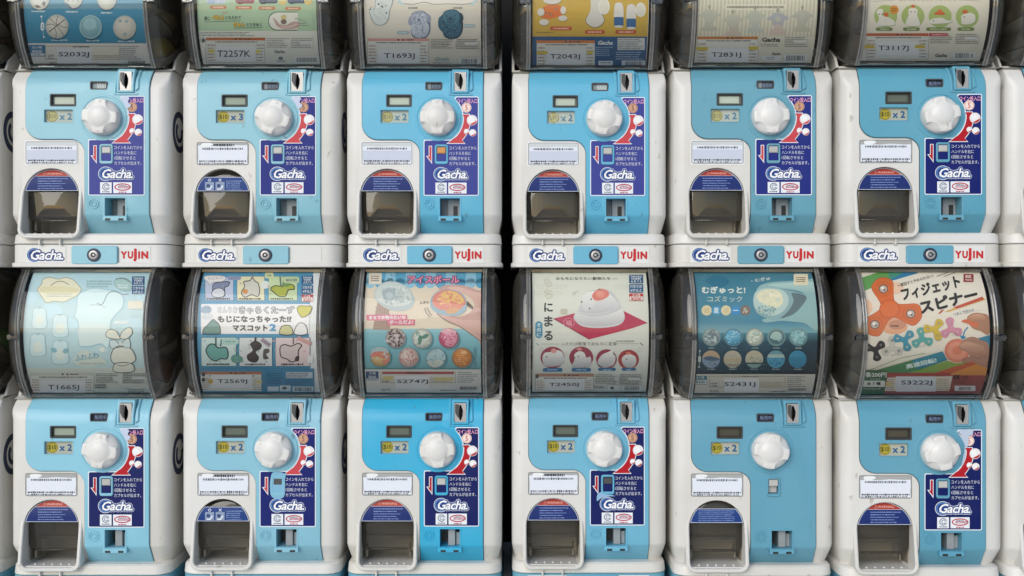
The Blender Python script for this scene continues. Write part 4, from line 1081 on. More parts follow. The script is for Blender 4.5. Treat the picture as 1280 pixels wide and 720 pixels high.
@card(5, 1)
def striped(s):
    s.rect(800, -140, 1080, 120, '#d6d4c2'); stripes(s, 870, 1022, -140, 46, 4.6, 2.2, '#c3c0aa')
    s.rect(906, 5, 983, 12.4, '#dad8c8', 3); s.lines(909, 6.6, 980, 10.6, 1, '#8b8a78', 0.7, 0)
    for k, (cx, cy, c1, c2) in enumerate(((887, 19, '#bec0b0', '#b9bbaa'), (916.5, 25, '#bec0b0', '#c2b8a8'), (944, 21, '#bcc1b2', '#bbc1b6'), (972.5, 23, '#b0b2b8', '#ccbab0'), (1003, 20, '#b9bbae', '#bdbdaa'))):
        s.line([(cx, cy - 12), (cx, cy - 6)], 1.0, '#8a8c80'); s.ringe(cx, cy - 11, 1.8, 2.2, 0.6, '#8a8c80')
        s.blob([(cx - 14, cy + 1), (cx - 8, cy - 4), (cx - 4, cy - 7), (cx + 4, cy - 7), (cx + 9, cy - 4), (cx + 14, cy), (cx + 8, cy + 3), (cx + 5, cy + 9), (cx - 5, cy + 9), (cx - 7, cy + 3)], c1)
        s.blob([(cx - 10, cy + 17), (cx - 6, cy + 13.4), (cx + 6, cy + 13.4), (cx + 10, cy + 17), (cx + 8, cy + 19.6), (cx - 8, cy + 19.6)], c2); s.rect(cx - 5, cy + 8, cx + 5, cy + 13, c2); s.ell(cx, cy + 1, 3.4, 4, '#bdbfb2')
    s.rect(868, 45, 951, 78, '#d6d6c8')
    bottom_strip(s, 870.5, 1012, 45.5, 78.5, 'T2831J', 889.5, 926.5, 65.4, 72.6, 'T', warn='#bf7a35')
    s.rect(870.6, 58.6, 885, 62.8, '#cdbb35'); s.rect(936, 58, 948, 62, '#cdbb35')
    s.rect(951, 44.6, 977, 53.6, '#d6d4c4'); s.text('Gacha', 952.4, 46.6, 975.6, 52.4, '#2b2d2c', 0.05)
    s.text('Gacha', 965, 65.6, 976, 68.6, '#5a5e5e', 0.03); s.rect(952, 69.6, 976, 76, '#dde0dc'); s.lines(958, 71, 968, 75, 2, '#8d9496', 0.5, 0)
    s.rect(980, 67.5, 1009, 79, '#dde0dc'); s.barcode(983, 69.4, 1006, 75.6)

@card(6, 1)
def oranges(s):
    s.rect(1000, -140, 1300, 120, '#dbd7c8'); s.rect(1000, -140, 1300, -30, '#e0dccf')
    s.text('みかんをのせたどうぶつたち!', 1124, -2.2, 1197, 1.4, '#a8968a', 0.02)
    s.line([(1092, 1.5), (1120, -0.3)], 0.5, '#8c8a80'); s.line([(1199, -0.3), (1226, 1)], 0.5, '#8c8a80')
    for k, (cx, cy) in enumerate(((1107.5, 20), (1141.5, 20), (1175.5, 20.4), (1209.5, 20.4))): s.ell(cx, cy, 14.4, 14.2, '#a3b76c')
    def wh(pts, c='#dfddd4'): s.blob([(x + 0.5, y + 0.7) for x, y in pts], '#8f9a76'); s.blob(pts, c)
    wh([(1096, 15), (1099, 11), (1104, 12), (1104, 19), (1112, 22), (1118, 26), (1118, 31), (1108, 32), (1097, 31), (1099, 22)]); s.ell(1108, 18, 3.2, 2.8, '#c8622c')
    s.poly([(1118 + r * math.cos(R_(a)) , 12 + r * math.sin(R_(a))) for a, r in ((k * 18, 6.4 if k % 2 else 4.9) for k in range(20))], '#cc8a22'); s.lines(1114.6, 9.6, 1121.4, 14.4, 2, '#8a4f12', 0.6, 0)
    wh([(1136, 12), (1141, 9.4), (1147, 12), (1147, 19), (1149.5, 26), (1149, 32), (1133.6, 32), (1133, 26), (1136, 19)]); s.ell(1141.6, 7.6, 2.6, 2.0, '#c8622c')
    wh([(1162, 26), (1167, 23), (1177, 22), (1184, 25), (1191, 26), (1184, 28.6), (1170, 29.6), (1163, 29)]); s.blob([(1168, 17.6), (1172, 14), (1178, 14), (1182, 17.6), (1175, 18.6)], '#c8622c'); s.ell(1175, 14.2, 3, 2.6, '#cf6c30')
    wh([(1202, 20), (1206, 17), (1214, 16), (1219, 19), (1219, 26), (1213, 30), (1203, 30), (1202, 25)]); s.ell(1206.5, 14.6, 3.6, 2.4, '#c8622c')
    for x, y in ((1099, 17.6), (1139, 14.6), (1144, 14.6), (1167, 26.2), (1205.6, 21), (1103, 18)): s.ell(x, y, 0.8, 0.8, '#33352c')
    for x0, x1 in ((1095, 1116), (1129, 1150), (1158, 1189), (1197, 1218)): s.rect(x0, 34.2, x1, 38.4, '#6e8444', 2); s.lines(x0 + 5, 35.2, x1 - 5, 37.4, 1, '#c3cda2', 0.7, 0)
    bottom_strip(s, 1082, 1226, 41.5, 74, 'T3117J', 1098, 1136, 57, 64.4, 'T', warn='#b75a2c')
    s.rect(1081, 56.2, 1092.6, 60.4, '#cdb73a'); s.rect(1144, 56.2, 1155.6, 60.2, '#cdb73a'); s.rect(1161, 41.4, 1185, 45.2, '#b0343a', 1.6); s.lines(1165, 42.4, 1183, 44.4, 1, '#e0b9b4', 0.6, 0)
    s.text('Gacha', 1169, 67, 1184, 71.4, '#333a3c', 0.03); s.rect(1191, 65, 1219, 73.6, '#dfe2dd'); s.barcode(1194, 66.4, 1211, 72.4); s.barcode(1213, 67, 1217, 72, '#555d60')

@card(1, 2)
def pale_plush(s):
    s.grad(-40, 330, 260, 470, '#b3d2da', '#bdd6d8'); s.rect(-40, 462, 260, 540, '#d0d6ce')
    for k in range(7): s.ell(30 + 26 * k + 7 * (k % 2), 372 + 17 * (k % 3), 15, 9, '#bcdbe6')
    s.z += 1
    for k in range(24): s.ell(26 + 7 * k, 462.5, 4.2, 2.4, '#d0d6ce', up=False)
    cl = [(46, 362), (51, 355), (53, 349), (62, 346), (72, 348.4), (82, 346.6), (92, 350), (98, 356), (101.6, 362), (97, 369), (88, 374), (79, 378), (68, 377), (58, 378.6), (52, 372)]
    s.blob(cl, '#dfdcc4', '#98947a', 0.6); s.blob([(48, 360), (60, 357.6), (78, 358), (98, 361), (92, 367), (70, 366), (54, 366.6)], '#d8d2ae'); s.line([(63, 357), (70, 352.4), (78, 351.8), (86, 356)], 1.0, '#8c8868', True); s.lines(58, 366, 90, 371.6, 2, '#aeb0a2', 0.4, 0.1)
    s.lines(108, 350, 140, 360, 3, '#8fb0b0', 0.6, 0.2); s.blob([(142, 352), (150, 347), (160, 349), (165, 355), (163, 363), (152, 363), (144, 358)], '#a9c6c2', '#8a9e9a', 0.5); s.line([(144, 349), (154, 348), (163, 353)], 1.2, '#6f7f7e', True); s.lines(147, 355, 160, 361, 2, '#dce6e2', 0.5, 0.2)
    # large soft toy: a plain pale cushion shape with a cord
    big = [(95, 386), (97, 370), (108, 362), (120, 360), (134, 362), (146, 364), (154, 372), (153, 384), (144, 394), (138, 404), (138, 420), (134, 436), (126, 430), (112, 433), (99, 432), (98, 414), (97, 402), (93, 396)]
    s.blob([(x + 0.8, y + 1.2) for x, y in big], '#a9c9d2'); s.blob(big, '#cfe4e8', '#8fb6c4', 0.5); s.blob([(99, 408), (118, 404), (136, 408), (134, 424), (126, 429), (112, 431), (100, 430)], '#d2e0de')
    s.line([(121, 379), (128, 380), (134, 368), (142, 364), (153, 368), (161, 367)], 1.0, '#79898c', True); s.line([(111, 381.4), (118, 381), (126, 382), (133, 385)], 0.7, '#9fb2b2', True)
    for cx, cy, k in ((49, 398, 0.98), (75, 408, 1.05), (47, 432, 1.05), (75, 441, 1.1)):
        s.blob([(cx - 9 * k, cy - 4 * k), (cx - 8 * k, cy - 12 * k), (cx, cy - 15 * k), (cx + 8 * k, cy - 12 * k), (cx + 9 * k, cy - 3 * k), (cx + 10 * k, cy + 9 * k), (cx + 5 * k, cy + 13 * k), (cx - 6 * k, cy + 13 * k), (cx - 10 * k, cy + 8 * k)], '#cbe0e2', '#8fb6c2', 0.5)
        s.line([(cx - 2.2, cy - 15 * k), (cx, cy - 12.6 * k), (cx + 2.4, cy - 15 * k)], 0.9, '#8aa5ac', True); s.ell(cx, cy + 2 * k, 5.5 * k, 6.5 * k, '#d9e2d8')
    s.ell(67, 437.6, 4, 3, '#86b4bd', rot=25); s.ell(82, 438.6, 4, 3, '#86b4bd', rot=-25)
    s.blob([(92, 452), (98, 441), (108, 438), (116, 443), (128, 448), (132, 454), (118, 458), (102, 458)], '#cfd8cc'); s.text('ふわふわ', 94, 444, 124, 452, '#6fa8bd', 0.03, ang=8); s.lines(99, 452, 132, 457, 1, '#b9c6c2', 0.6, 0.1)
    s.ell(128, 437, 3.6, 3, '#dde2d6'); s.ell(133, 438, 3, 2.4, '#c9dade'); s.rect(142, 401, 161, 405, '#d6e2e2', 2); s.ringe(168, 395, 3.4, 3, 0.4, '#a5bcbf')
    tri_badges(s, 165, 345.5, 15.5, None); s.rect(160, 376, 179, 386, '#dedac8')
    # white outline drawing: a plain bow-tied cushion
    ed = '#5e6462'
    s.blob([(132, 417), (136, 412), (144, 412.6), (149, 419), (150, 424), (142, 424), (134, 422)], '#dadccf', ed, 0.6); s.blob([(150, 423), (152, 415), (160, 409), (165, 411), (165, 418), (158, 424)], '#dadccf', ed, 0.6)
    s.blob([(139, 441), (143, 435), (152, 433), (162, 434), (168, 441), (170, 450), (163, 455), (150, 456), (141, 454), (138, 448)], '#dadccf', ed, 0.8)
    s.blob([(137, 426), (144, 425), (150, 430), (157, 424), (162, 424), (163, 434), (158, 435), (150, 432), (142, 436), (138, 434)], '#cbdcdc', ed, 0.45); s.ell(150.4, 429.6, 1.9, 2.3, '#dadccf')
    s.blob([(142, 456), (148, 453), (160, 453), (167, 456), (168, 464), (158, 466.4), (146, 466), (141, 463)], '#dadccf', ed, 0.8);
    s.line([(147, 456), (153, 457.4), (161, 455.6)], 0.8, ed, True)
    bottom_strip(s, 37, 186, 466, 493.5, 'T1665J', 60, 99, 481, 488.6, 'T', warn='#c5cabf', ink='#3f4a4c')
    s.rect(158, 487, 182, 493, '#cfd6d0'); s.barcode(160, 488, 180, 492.6); s.lines(119, 480, 133, 486, 2, '#5f7176', 0.6, 0)

@card(2, 2)
def panels(s):
    s.rect(200, 300, 480, 540, '#4c94b6')
    s.rect(247, 330, 394.5, 340.5, '#d8dfdd'); s.rect(392.6, 330, 420, 510, '#dbe0e0')
    bgs = (('#b9c0d2', 256, 292, 346, 376), ('#dcd6b2', 296, 331, 345, 376), ('#c3d3a6', 335.4, 372, 345, 376))
    for c, x0, x1, y0, y1 in bgs: s.rect(x0, y0, x1, y1, c); s.frame(x0, y0, x1, y1, 0.6, '#3d6f88')
    for (c, x0, x1, y0, y1), t_ in zip(bgs, ('クロミ風もじ', 'たまごもじ', 'かえるもじ')): s.lines(x0 + 2, y1 - 3.8, x1 - 4, y1 - 1, 1, '#2f3438', 0.75, 0.1)
    s.blob([(265, 364), (266, 355), (275, 352), (287, 352), (285, 358), (281, 360), (281, 370), (272, 372), (265, 369)], '#7d849e', '#1f2228', 0.7); s.blob([(264, 366), (268, 361), (276, 360), (281, 365), (279, 371), (271, 372.4), (265, 370)], '#cfd2d6', '#2a2c30', 0.6)
    s.blob([(301, 366), (305, 358), (304, 352), (312, 350), (315, 346), (319, 351), (323, 354), (325, 364), (322, 371), (314, 369), (306, 372)], '#c9c8bf', '#26282a', 0.8); s.ell(306.4, 364.4, 3.4, 3, '#cf8a3e')
    s.blob([(337.5, 361), (343, 356.6), (351, 357), (358, 355), (367, 356), (368, 362), (361, 363), (357, 370.6), (349, 371), (343, 367)], '#a7ad2c', '#262a10', 0.9); s.blob([(355, 352), (362, 352), (361, 358), (355, 358)], '#6f8f4a')
    s.line([(350, 346), (351, 357)], 2, '#58705e'); s.line([(355, 346), (353, 360)], 1.4, '#58705e'); s.line([(316, 342), (316, 349)], 1.6, '#8d8d84')
    s.blob([(255, 349), (257, 344.6), (278, 344.6), (282, 348), (278, 352), (266, 353), (261, 357), (260, 353)], '#dfddd8', '#8b8f92', 0.4); s.text('もじになった', 260, 346.4, 279, 350, '#9c6a78', 0.01, ang=4)
    for x0, y0, x1, y1, c in ((284, 345, 301, 350, '#8d96b2'), (331, 340.6, 342, 348, '#cdd3a6'), (354, 346, 374, 354, '#b9cd9e')): s.rect(x0, y0, x1, y1, c, 2.4); s.lines(x0 + 3, y0 + 1.6, x1 - 3, y1 - 1.6, 1, '#7d8680', 0.6, 0)
    s.ell(331, 356, 6, 5, '#d8dcd6')
    tri_badges(s, 377, 344.6, 14.4, '#b5312f', '全6種')
    s.rect(251.5, 380, 387, 417.5, '#e9ecec')
    s.outlined('さんりお', 272, 383.5, 297, 391, '#dfe2e2', '#5f676a', 0.02, 0.045); s.outlined('きゃらくたーず', 299, 383, 368, 392, '#c9cdd0', '#3c4246', 0.02, 0.06)
    s.text('もじになっちゃった!?', 272, 394.6, 364.5, 403.2, '#23292d', 0.05); s.text('マスコット', 290.6, 406, 334.6, 414, '#23292d', 0.05); s.text('2', 336.6, 404.6, 345.4, 414, '#3f94c4', 0.05)
    s.blob([(253, 417), (254, 411), (259, 406), (266, 399), (270, 401), (275, 407), (276, 416), (273, 418), (256, 418)], '#5c8a86', '#142626', 0.7); s.blob([(251, 386), (258, 382), (264, 385), (262, 391), (253, 391)], '#8fa6bb'); s.blob([(252, 396), (258, 391), (265, 394), (264, 398), (255, 399)], '#cfd4d6')
    s.blob([(371, 386), (375, 382), (381, 382), (390, 383), (388, 391), (382, 396), (376, 396)], '#c5c04a', '#3a3c1c', 0.6)
    s.blob([(350, 418), (351, 409), (357, 406), (364, 408), (366, 418)], '#c2c191', '#222418', 0.7); s.blob([(368, 418), (370, 408), (376, 403), (383, 407), (384, 418)], '#e2e4e4', '#26292c', 0.7)
    bg2 = (('#c6d8d4', 251.6, 296, 421.6, 458), ('#d2d6d4', 299, 341, 421.6, 458), ('#d9c9c9', 344.4, 388, 421.6, 458))
    for c, x0, x1, y0, y1 in bg2: s.rect(x0, y0, x1, y1, c); s.frame(x0, y0, x1, y1, 0.6, '#3d6f88'); s.lines(x0 + 7, y1 - 4, x1 - 7, y1 - 1.2, 1, '#2f3438', 0.75, 0.1)
    for k in range(14): s.ell(256 + 9.6 * k, 426 + 13 * (k % 3), 1.5, 1.2, '#a9bab8' if k < 9 else '#c6a8a8')
    s.line([(270, 421.6), (270, 432)], 2.2, '#3f6660'); s.line([(277, 424), (276, 433)], 1.8, '#3f6660'); s.blob([(257, 438), (262, 430), (269, 430), (273, 434), (283, 434), (286, 442), (284, 449), (276, 449), (270, 452), (262, 448)], '#6aa39c', '#122422', 1.0)
    s.rect(277, 423, 299, 431, '#a9c9c0', 4); s.lines(282, 426, 294, 428, 1, '#6d8a84', 0.6, 0); s.blob([(289, 447), (295, 443), (303, 447), (302, 453), (292, 453)], '#5d978d', '#3c6a64', 0.4)
    s.line([(320, 421.6), (319, 428)], 2.4, '#322c2a'); s.blob([(313, 430), (320, 426), (327, 430), (326, 436), (320, 440), (324, 447), (320, 453), (311, 451), (309, 444), (316, 438)], '#3a302d', '#1d1918', 0.6); s.blob([(330, 437), (336, 436), (337, 440), (333, 443), (336, 448), (330, 449), (329, 444)], '#55504e')
    s.line([(327, 424), (338, 432)], 5.4, '#9d909c'); s.line([(329, 425.6), (337, 431.4)], 0.8, '#6d6270')
    s.line([(367, 421.6), (367, 430)], 2.0, '#7d6c6c'); s.blob([(350, 434), (356, 430), (364, 432), (373, 428.6), (378, 432), (374, 438), (373, 448), (366, 453), (358, 449), (351, 446)], '#cbbfbd', '#161414', 0.9); s.blob([(370, 446), (374, 445), (373.6, 451), (369, 451)], '#3a3130'); s.line([(372, 422), (389, 430)], 5, '#c39a94'); s.ell(388, 449, 4, 5, '#e0e2e2')
    rr = random.Random(4)
    for k in range(46):
        x = rr.uniform(253, 386); y = rr.choice([rr.uniform(383, 416), rr.uniform(424, 452), rr.uniform(347, 371)]); c = rr.choice(['#8d9a9c', '#a9b0b0', '#7f9490', '#b3a0a0'])
        if 270 < x < 368 and 383 < y < 416: continue
        s.z -= 0.6; s.ringe(x, y, rr.uniform(0.9, 1.7), rr.uniform(0.8, 1.4), 0.4, c, 8)
    s.rect(247, 460.6, 392.6, 510, '#3e86aa')
    bottom_strip(s, 250, 392, 464.4, 489, 'T2569J', 272, 309.4, 474, 480.2, 'T', warn='#ad7354')
    s.rect(330, 463.6, 392, 489.4, '#3e86aa'); s.lines(334, 465, 356, 480, 5, '#2c6484', 0.5, 0.3); s.rect(358, 465, 391, 472.6, '#c3cdd4'); s.lines(359, 465.6, 388, 472, 3, '#66727a', 0.5, 0.3); s.lines(357, 474, 390, 481, 3, '#2c6484', 0.5, 0.3)
    s.rect(334.6, 483, 348.6, 489, '#cfdbe0'); s.rect(350, 481.6, 363.6, 489, '#cfdbe0'); s.rect(366, 483, 392, 489.4, '#cfdbe0'); s.barcode(369, 484, 390, 488.6); s.ell(356, 485, 3, 2, '#5a666c')
    s.ell(263.6, 476.6, 3, 3, '#c9a93c'); s.rect(320, 475.4, 328, 479, '#d2c68a')
    for y in (468, 474.6): s.ell(254.6, y, 2.2, 2.6, '#34444c')

@card(3, 2)
def ice(s):
    s.rect(430, 300, 640, 412, '#d8cdb8'); s.z += 2
    for k in range(13):
        x = 456 + 12.6 * (k - 1); c = '#8fbfd2' if k % 2 else '#5ba3c1'
        s.rect(x, 300, x + 12.7, 354, c, up=False); s.ell(x + 6.3, 354, 6.4, 6.4, c, up=False)
    s.z += 1; s.grad(430, 411, 640, 470, '#7fb9c4', '#6fa8b0')
    s.rect(461, 341, 477, 355.4, '#dcd5c4', 1); s.lines(463.4, 344, 474.6, 352, 3, '#7a6a5c', 0.55, 0.1)
    s.text('もにもに', 488.6, 342.6, 504, 346.4, '#4a7f99', 0.01, ang=10)
    s.outlined('アイスボール', 509.5, 344.4, 574, 354.4, '#e8a3ae', '#6a3a78', 0.03, 0.09); s.text('アイスボール', 509.5, 344.4, 574, 354.4, '#ea8f9c', 0.035)
    # ice-cream ball on its cone
    s.poly([(472, 376), (486, 384), (488, 412), (466, 412)], '#ac9182')
    for k in range(7): s.line([(468 + 3 * k, 412), (472 + 2.2 * k, 380)], 0.5, '#8d7264'); s.line([(468, 384 + 4.4 * k), (487, 388 + 4.2 * k)], 0.5, '#8d7264')
    s.blob([(468, 372), (470, 361), (480, 353), (494, 352), (508, 358), (516, 368), (518, 378), (512, 386), (500, 389), (486, 387), (476, 381)], '#aebcbc'); s.blob([(468.6, 371), (471, 361), (481, 353.6), (494, 352.8), (507, 358.6), (514, 368), (514, 377), (505, 382), (490, 382.6), (476, 378)], '#c6cfca')
    s.mottle(494, 370, 21, 13, ['#d3dad6', '#b4c0be', '#c0cac6', '#a4b2b2'], 90, 2.2)
    for k in range(8): a = 0.3 * k; s.line([(476 + 3.4 * k, 361 - 2 * math.sin(a)), (480 + 3.4 * k, 369), (478 + 3.2 * k, 377)], 0.6, '#b0bcba', True)
    s.blob([(478, 365), (486, 360), (494, 366), (490, 375), (481, 375)], '#a3b0b4'); s.blob([(482, 368), (488, 365), (492, 370), (486, 374)], '#b7c3c4')
    s.rect(458, 393.4, 509, 400.6, '#cc6680', 0.6); s.text('まるで本物みたいな', 461.6, 394.6, 507, 399.6, '#ffffff', 0.03, ang=1); s.rect(484, 399.4, 518.6, 406.6, '#cc6680', 0.6); s.text('ボールだよ!', 486.6, 400.4, 516.4, 405.4, '#ffffff', 0.03, ang=1)
    # hand squeezing a ball
    s.blob([(548, 362), (556, 357), (570, 356), (584, 358), (598, 363), (606, 366), (606, 440), (598, 425), (588, 418), (576, 408), (562, 402), (552, 396), (547, 392), (558, 393), (572, 396), (582, 394), (590, 388), (594, 380), (588, 372), (578, 366), (562, 365)], '#c7a39a')
    s.gblob([(560, 359), (574, 359), (590, 364), (606, 371), (606, 400), (598, 396), (594, 384), (590, 374), (580, 367), (568, 364)], '#dcbcb0', '#bd978c'); s.gblob([(550, 395), (564, 397), (580, 400), (594, 400), (606, 404), (606, 425), (594, 416), (580, 408), (564, 402)], '#d9b6ac', '#ba948a'); s.poly([(584, 376), (592, 384), (591, 387), (583, 382)], '#5d5046')
    s.line([(546, 392), (560, 402), (576, 409), (592, 420), (603, 428)], 0.9, '#7a5f5a', True); s.line([(597, 372), (600, 386), (597, 396)], 0.5, '#b48e84', True)
    s.blob([(538, 382), (540, 371), (548, 364), (562, 362), (576, 366), (583, 376), (582, 388), (572, 394), (556, 394), (544, 390)], '#8daebc'); s.blob([(541, 380), (542, 370), (550, 364.4), (562, 362.6), (575, 367), (582, 377), (580, 382), (572, 388), (558, 388), (548, 386)], '#d58672'); s.blob([(550, 374), (552, 367), (562, 363.4), (574, 367.6), (580, 376), (574, 380), (566, 376), (558, 380)], '#ddbc72'); s.blob([(558, 388), (566, 384), (574, 386), (570, 391), (560, 392)], '#cf9f6e'); s.blob([(546, 372), (550, 368), (552, 372), (548, 376)], '#e0a596')
    s.mottle(562, 374, 17, 9, ['#e0b676', '#d8907a', '#e3c587', '#cf7d6c', '#e2a48e'], 80, 1.7)
    s.text('むぎゅ', 525, 376.6, 536, 380, '#5a5a58', 0.02, ang=5); s.line([(530.6, 385), (533, 391), (538, 396.6)], 0.8, '#5a5a58', True); s.line([(533.6, 384), (536, 389), (540, 394.6)], 0.8, '#5a5a58', True)
    def ball(cx, cy, c, sh_='#5d8f98'):
        q = tuple(int(c[i:i + 2], 16) for i in (1, 3, 5)); s.ell(cx + 0.8, cy + 1.4, 13, 12.8, sh_); s.orb(cx, cy, 12.6, 12.4, tuple(min(255, v * 1.12) for v in q), tuple(v * 0.74 for v in q))
    rr = random.Random(5)
    ball(494.6, 422.6, '#b9aeac')
    for k in range(70):
        a = rr.uniform(0, 6.28); q = 11.4 * math.sqrt(rr.random()); s.ell(494.6 + q * math.cos(a), 422.6 + q * math.sin(a), rr.uniform(0.9, 1.9), rr.uniform(0.8, 1.5), rr.choice(['#4a3a3a', '#5a4646', '#6e5a58', '#d3c8c6']), 8, rr.uniform(0, 180))
    ball(527.6, 423, '#c3c8c0'); s.ell(525, 425, 2.6, 6, '#4f7f6c', rot=10); s.ell(531.4, 420.4, 5, 2.6, '#4f7f6c', rot=-25); s.ell(522.6, 417, 2.4, 3.6, '#7b9f90', rot=-30)
    s.mottle(527.6, 425, 11, 10, ['#b4bdb4', '#d2d6cd'], 14, 1.2)
    ball(561, 422.6, '#c36a86'); s.blob([(551, 414), (560, 410.6), (570, 414), (568, 420), (558, 418)], '#d9a9b6'); s.blob([(556, 422), (566, 420), (571, 426), (564, 433), (556, 430)], '#d18ea0'); s.blob([(550, 424), (554, 420), (556, 430), (553, 431)], '#b34a6c')
    s.mottle(561, 422, 11, 11, ['#d9a5b4', '#b5506f', '#cf8aa0', '#e0bcc6'], 46, 1.5)
    ball(475.6, 446, '#cdb077'); s.blob([(463.4, 444), (465, 437), (474, 433.6), (484, 436), (486, 441), (476, 440), (466, 444)], '#a9bcc0'); s.blob([(463.4, 446), (468, 440), (478, 439.6), (486, 444), (484, 449), (474, 446)], '#d18270'); s.blob([(480, 452), (486, 446), (487, 450), (482, 456)], '#d18270')
    s.mottle(475.6, 446, 11, 10.6, ['#d9bd86', '#cf8c78', '#b7c6c6', '#c9786a'], 30, 1.5)
    ball(511, 446.6, '#d6bfb8')
    for k in range(34):
        a = rr.uniform(0, 6.28); q = 11 * math.sqrt(rr.random()); x, y = 511 + q * math.cos(a), 446.6 + q * math.sin(a); b_ = rr.uniform(0, 3.1); s.line([(x - math.cos(b_) * 1.4, y - math.sin(b_) * 1.4), (x + math.cos(b_) * 1.4, y + math.sin(b_) * 1.4)], 0.9, rr.choice(['#b8584c', '#cf8274', '#a8443c']))
    ball(544.6, 447.4, '#93b7c2'); s.blob([(533, 449), (540, 440), (548, 436), (556, 442), (556, 450), (546, 448)], '#aec6ca'); s.blob([(534, 452), (542, 449.6), (552, 450), (554, 454), (546, 459), (538, 457.6)], '#bfc4b6'); s.line([(536, 449), (544, 450), (552, 448.6)], 0.6, '#7ba2ae', True)
    s.mottle(544.6, 447, 11, 10.6, ['#a5c3ca', '#8bb0bc', '#bfcac0', '#7da6b4'], 34, 1.5)
    ball(577.8, 447, '#d49252')
    s.mottle(577.8, 447, 11, 10.6, ['#dda468', '#c07c3e', '#e2b88a'], 40, 1.5)
    for k in range(6): s.line([(567, 441 + 2.6 * k), (576, 440 + 2.6 * k), (588, 441.6 + 2.4 * k)], 0.7, '#bd7a3c', True)
    s.ell(580, 440.4, 4, 2, '#e3bd8a')
    s.lines(592.4, 434, 595, 460, 9, '#5f8f9a', 0.6, 0)
    s.rect(430, 461.6, 640, 540, '#d3d6d2')
    bottom_strip(s, 455, 601, 463, 489.6, 'S2747J', 496.6, 535.4, 474.2, 480, 'S', warn='#274a72')
    s.rect(478, 464.4, 567.6, 467.6, '#a9544e'); s.lines(509, 465, 532, 467.2, 1, '#4a2c28', 0.7, 0); s.rect(479, 470, 492, 475.6, '#cfc58a'); s.rect(543, 471.4, 567, 475.6, '#cfc58a')
    s.text('全7種', 461.6, 464.6, 470, 468, '#dfe6ea', 0.01); s.rect(458, 469, 473.4, 473, '#274a72'); s.text('¥200', 461, 469.3, 470.4, 472.7, '#dfe6ea', 0.02); s.lines(460, 473.6, 470, 475, 1, '#7c8a94', 0.6, 0)
    s.barcode(575, 483, 597, 487)

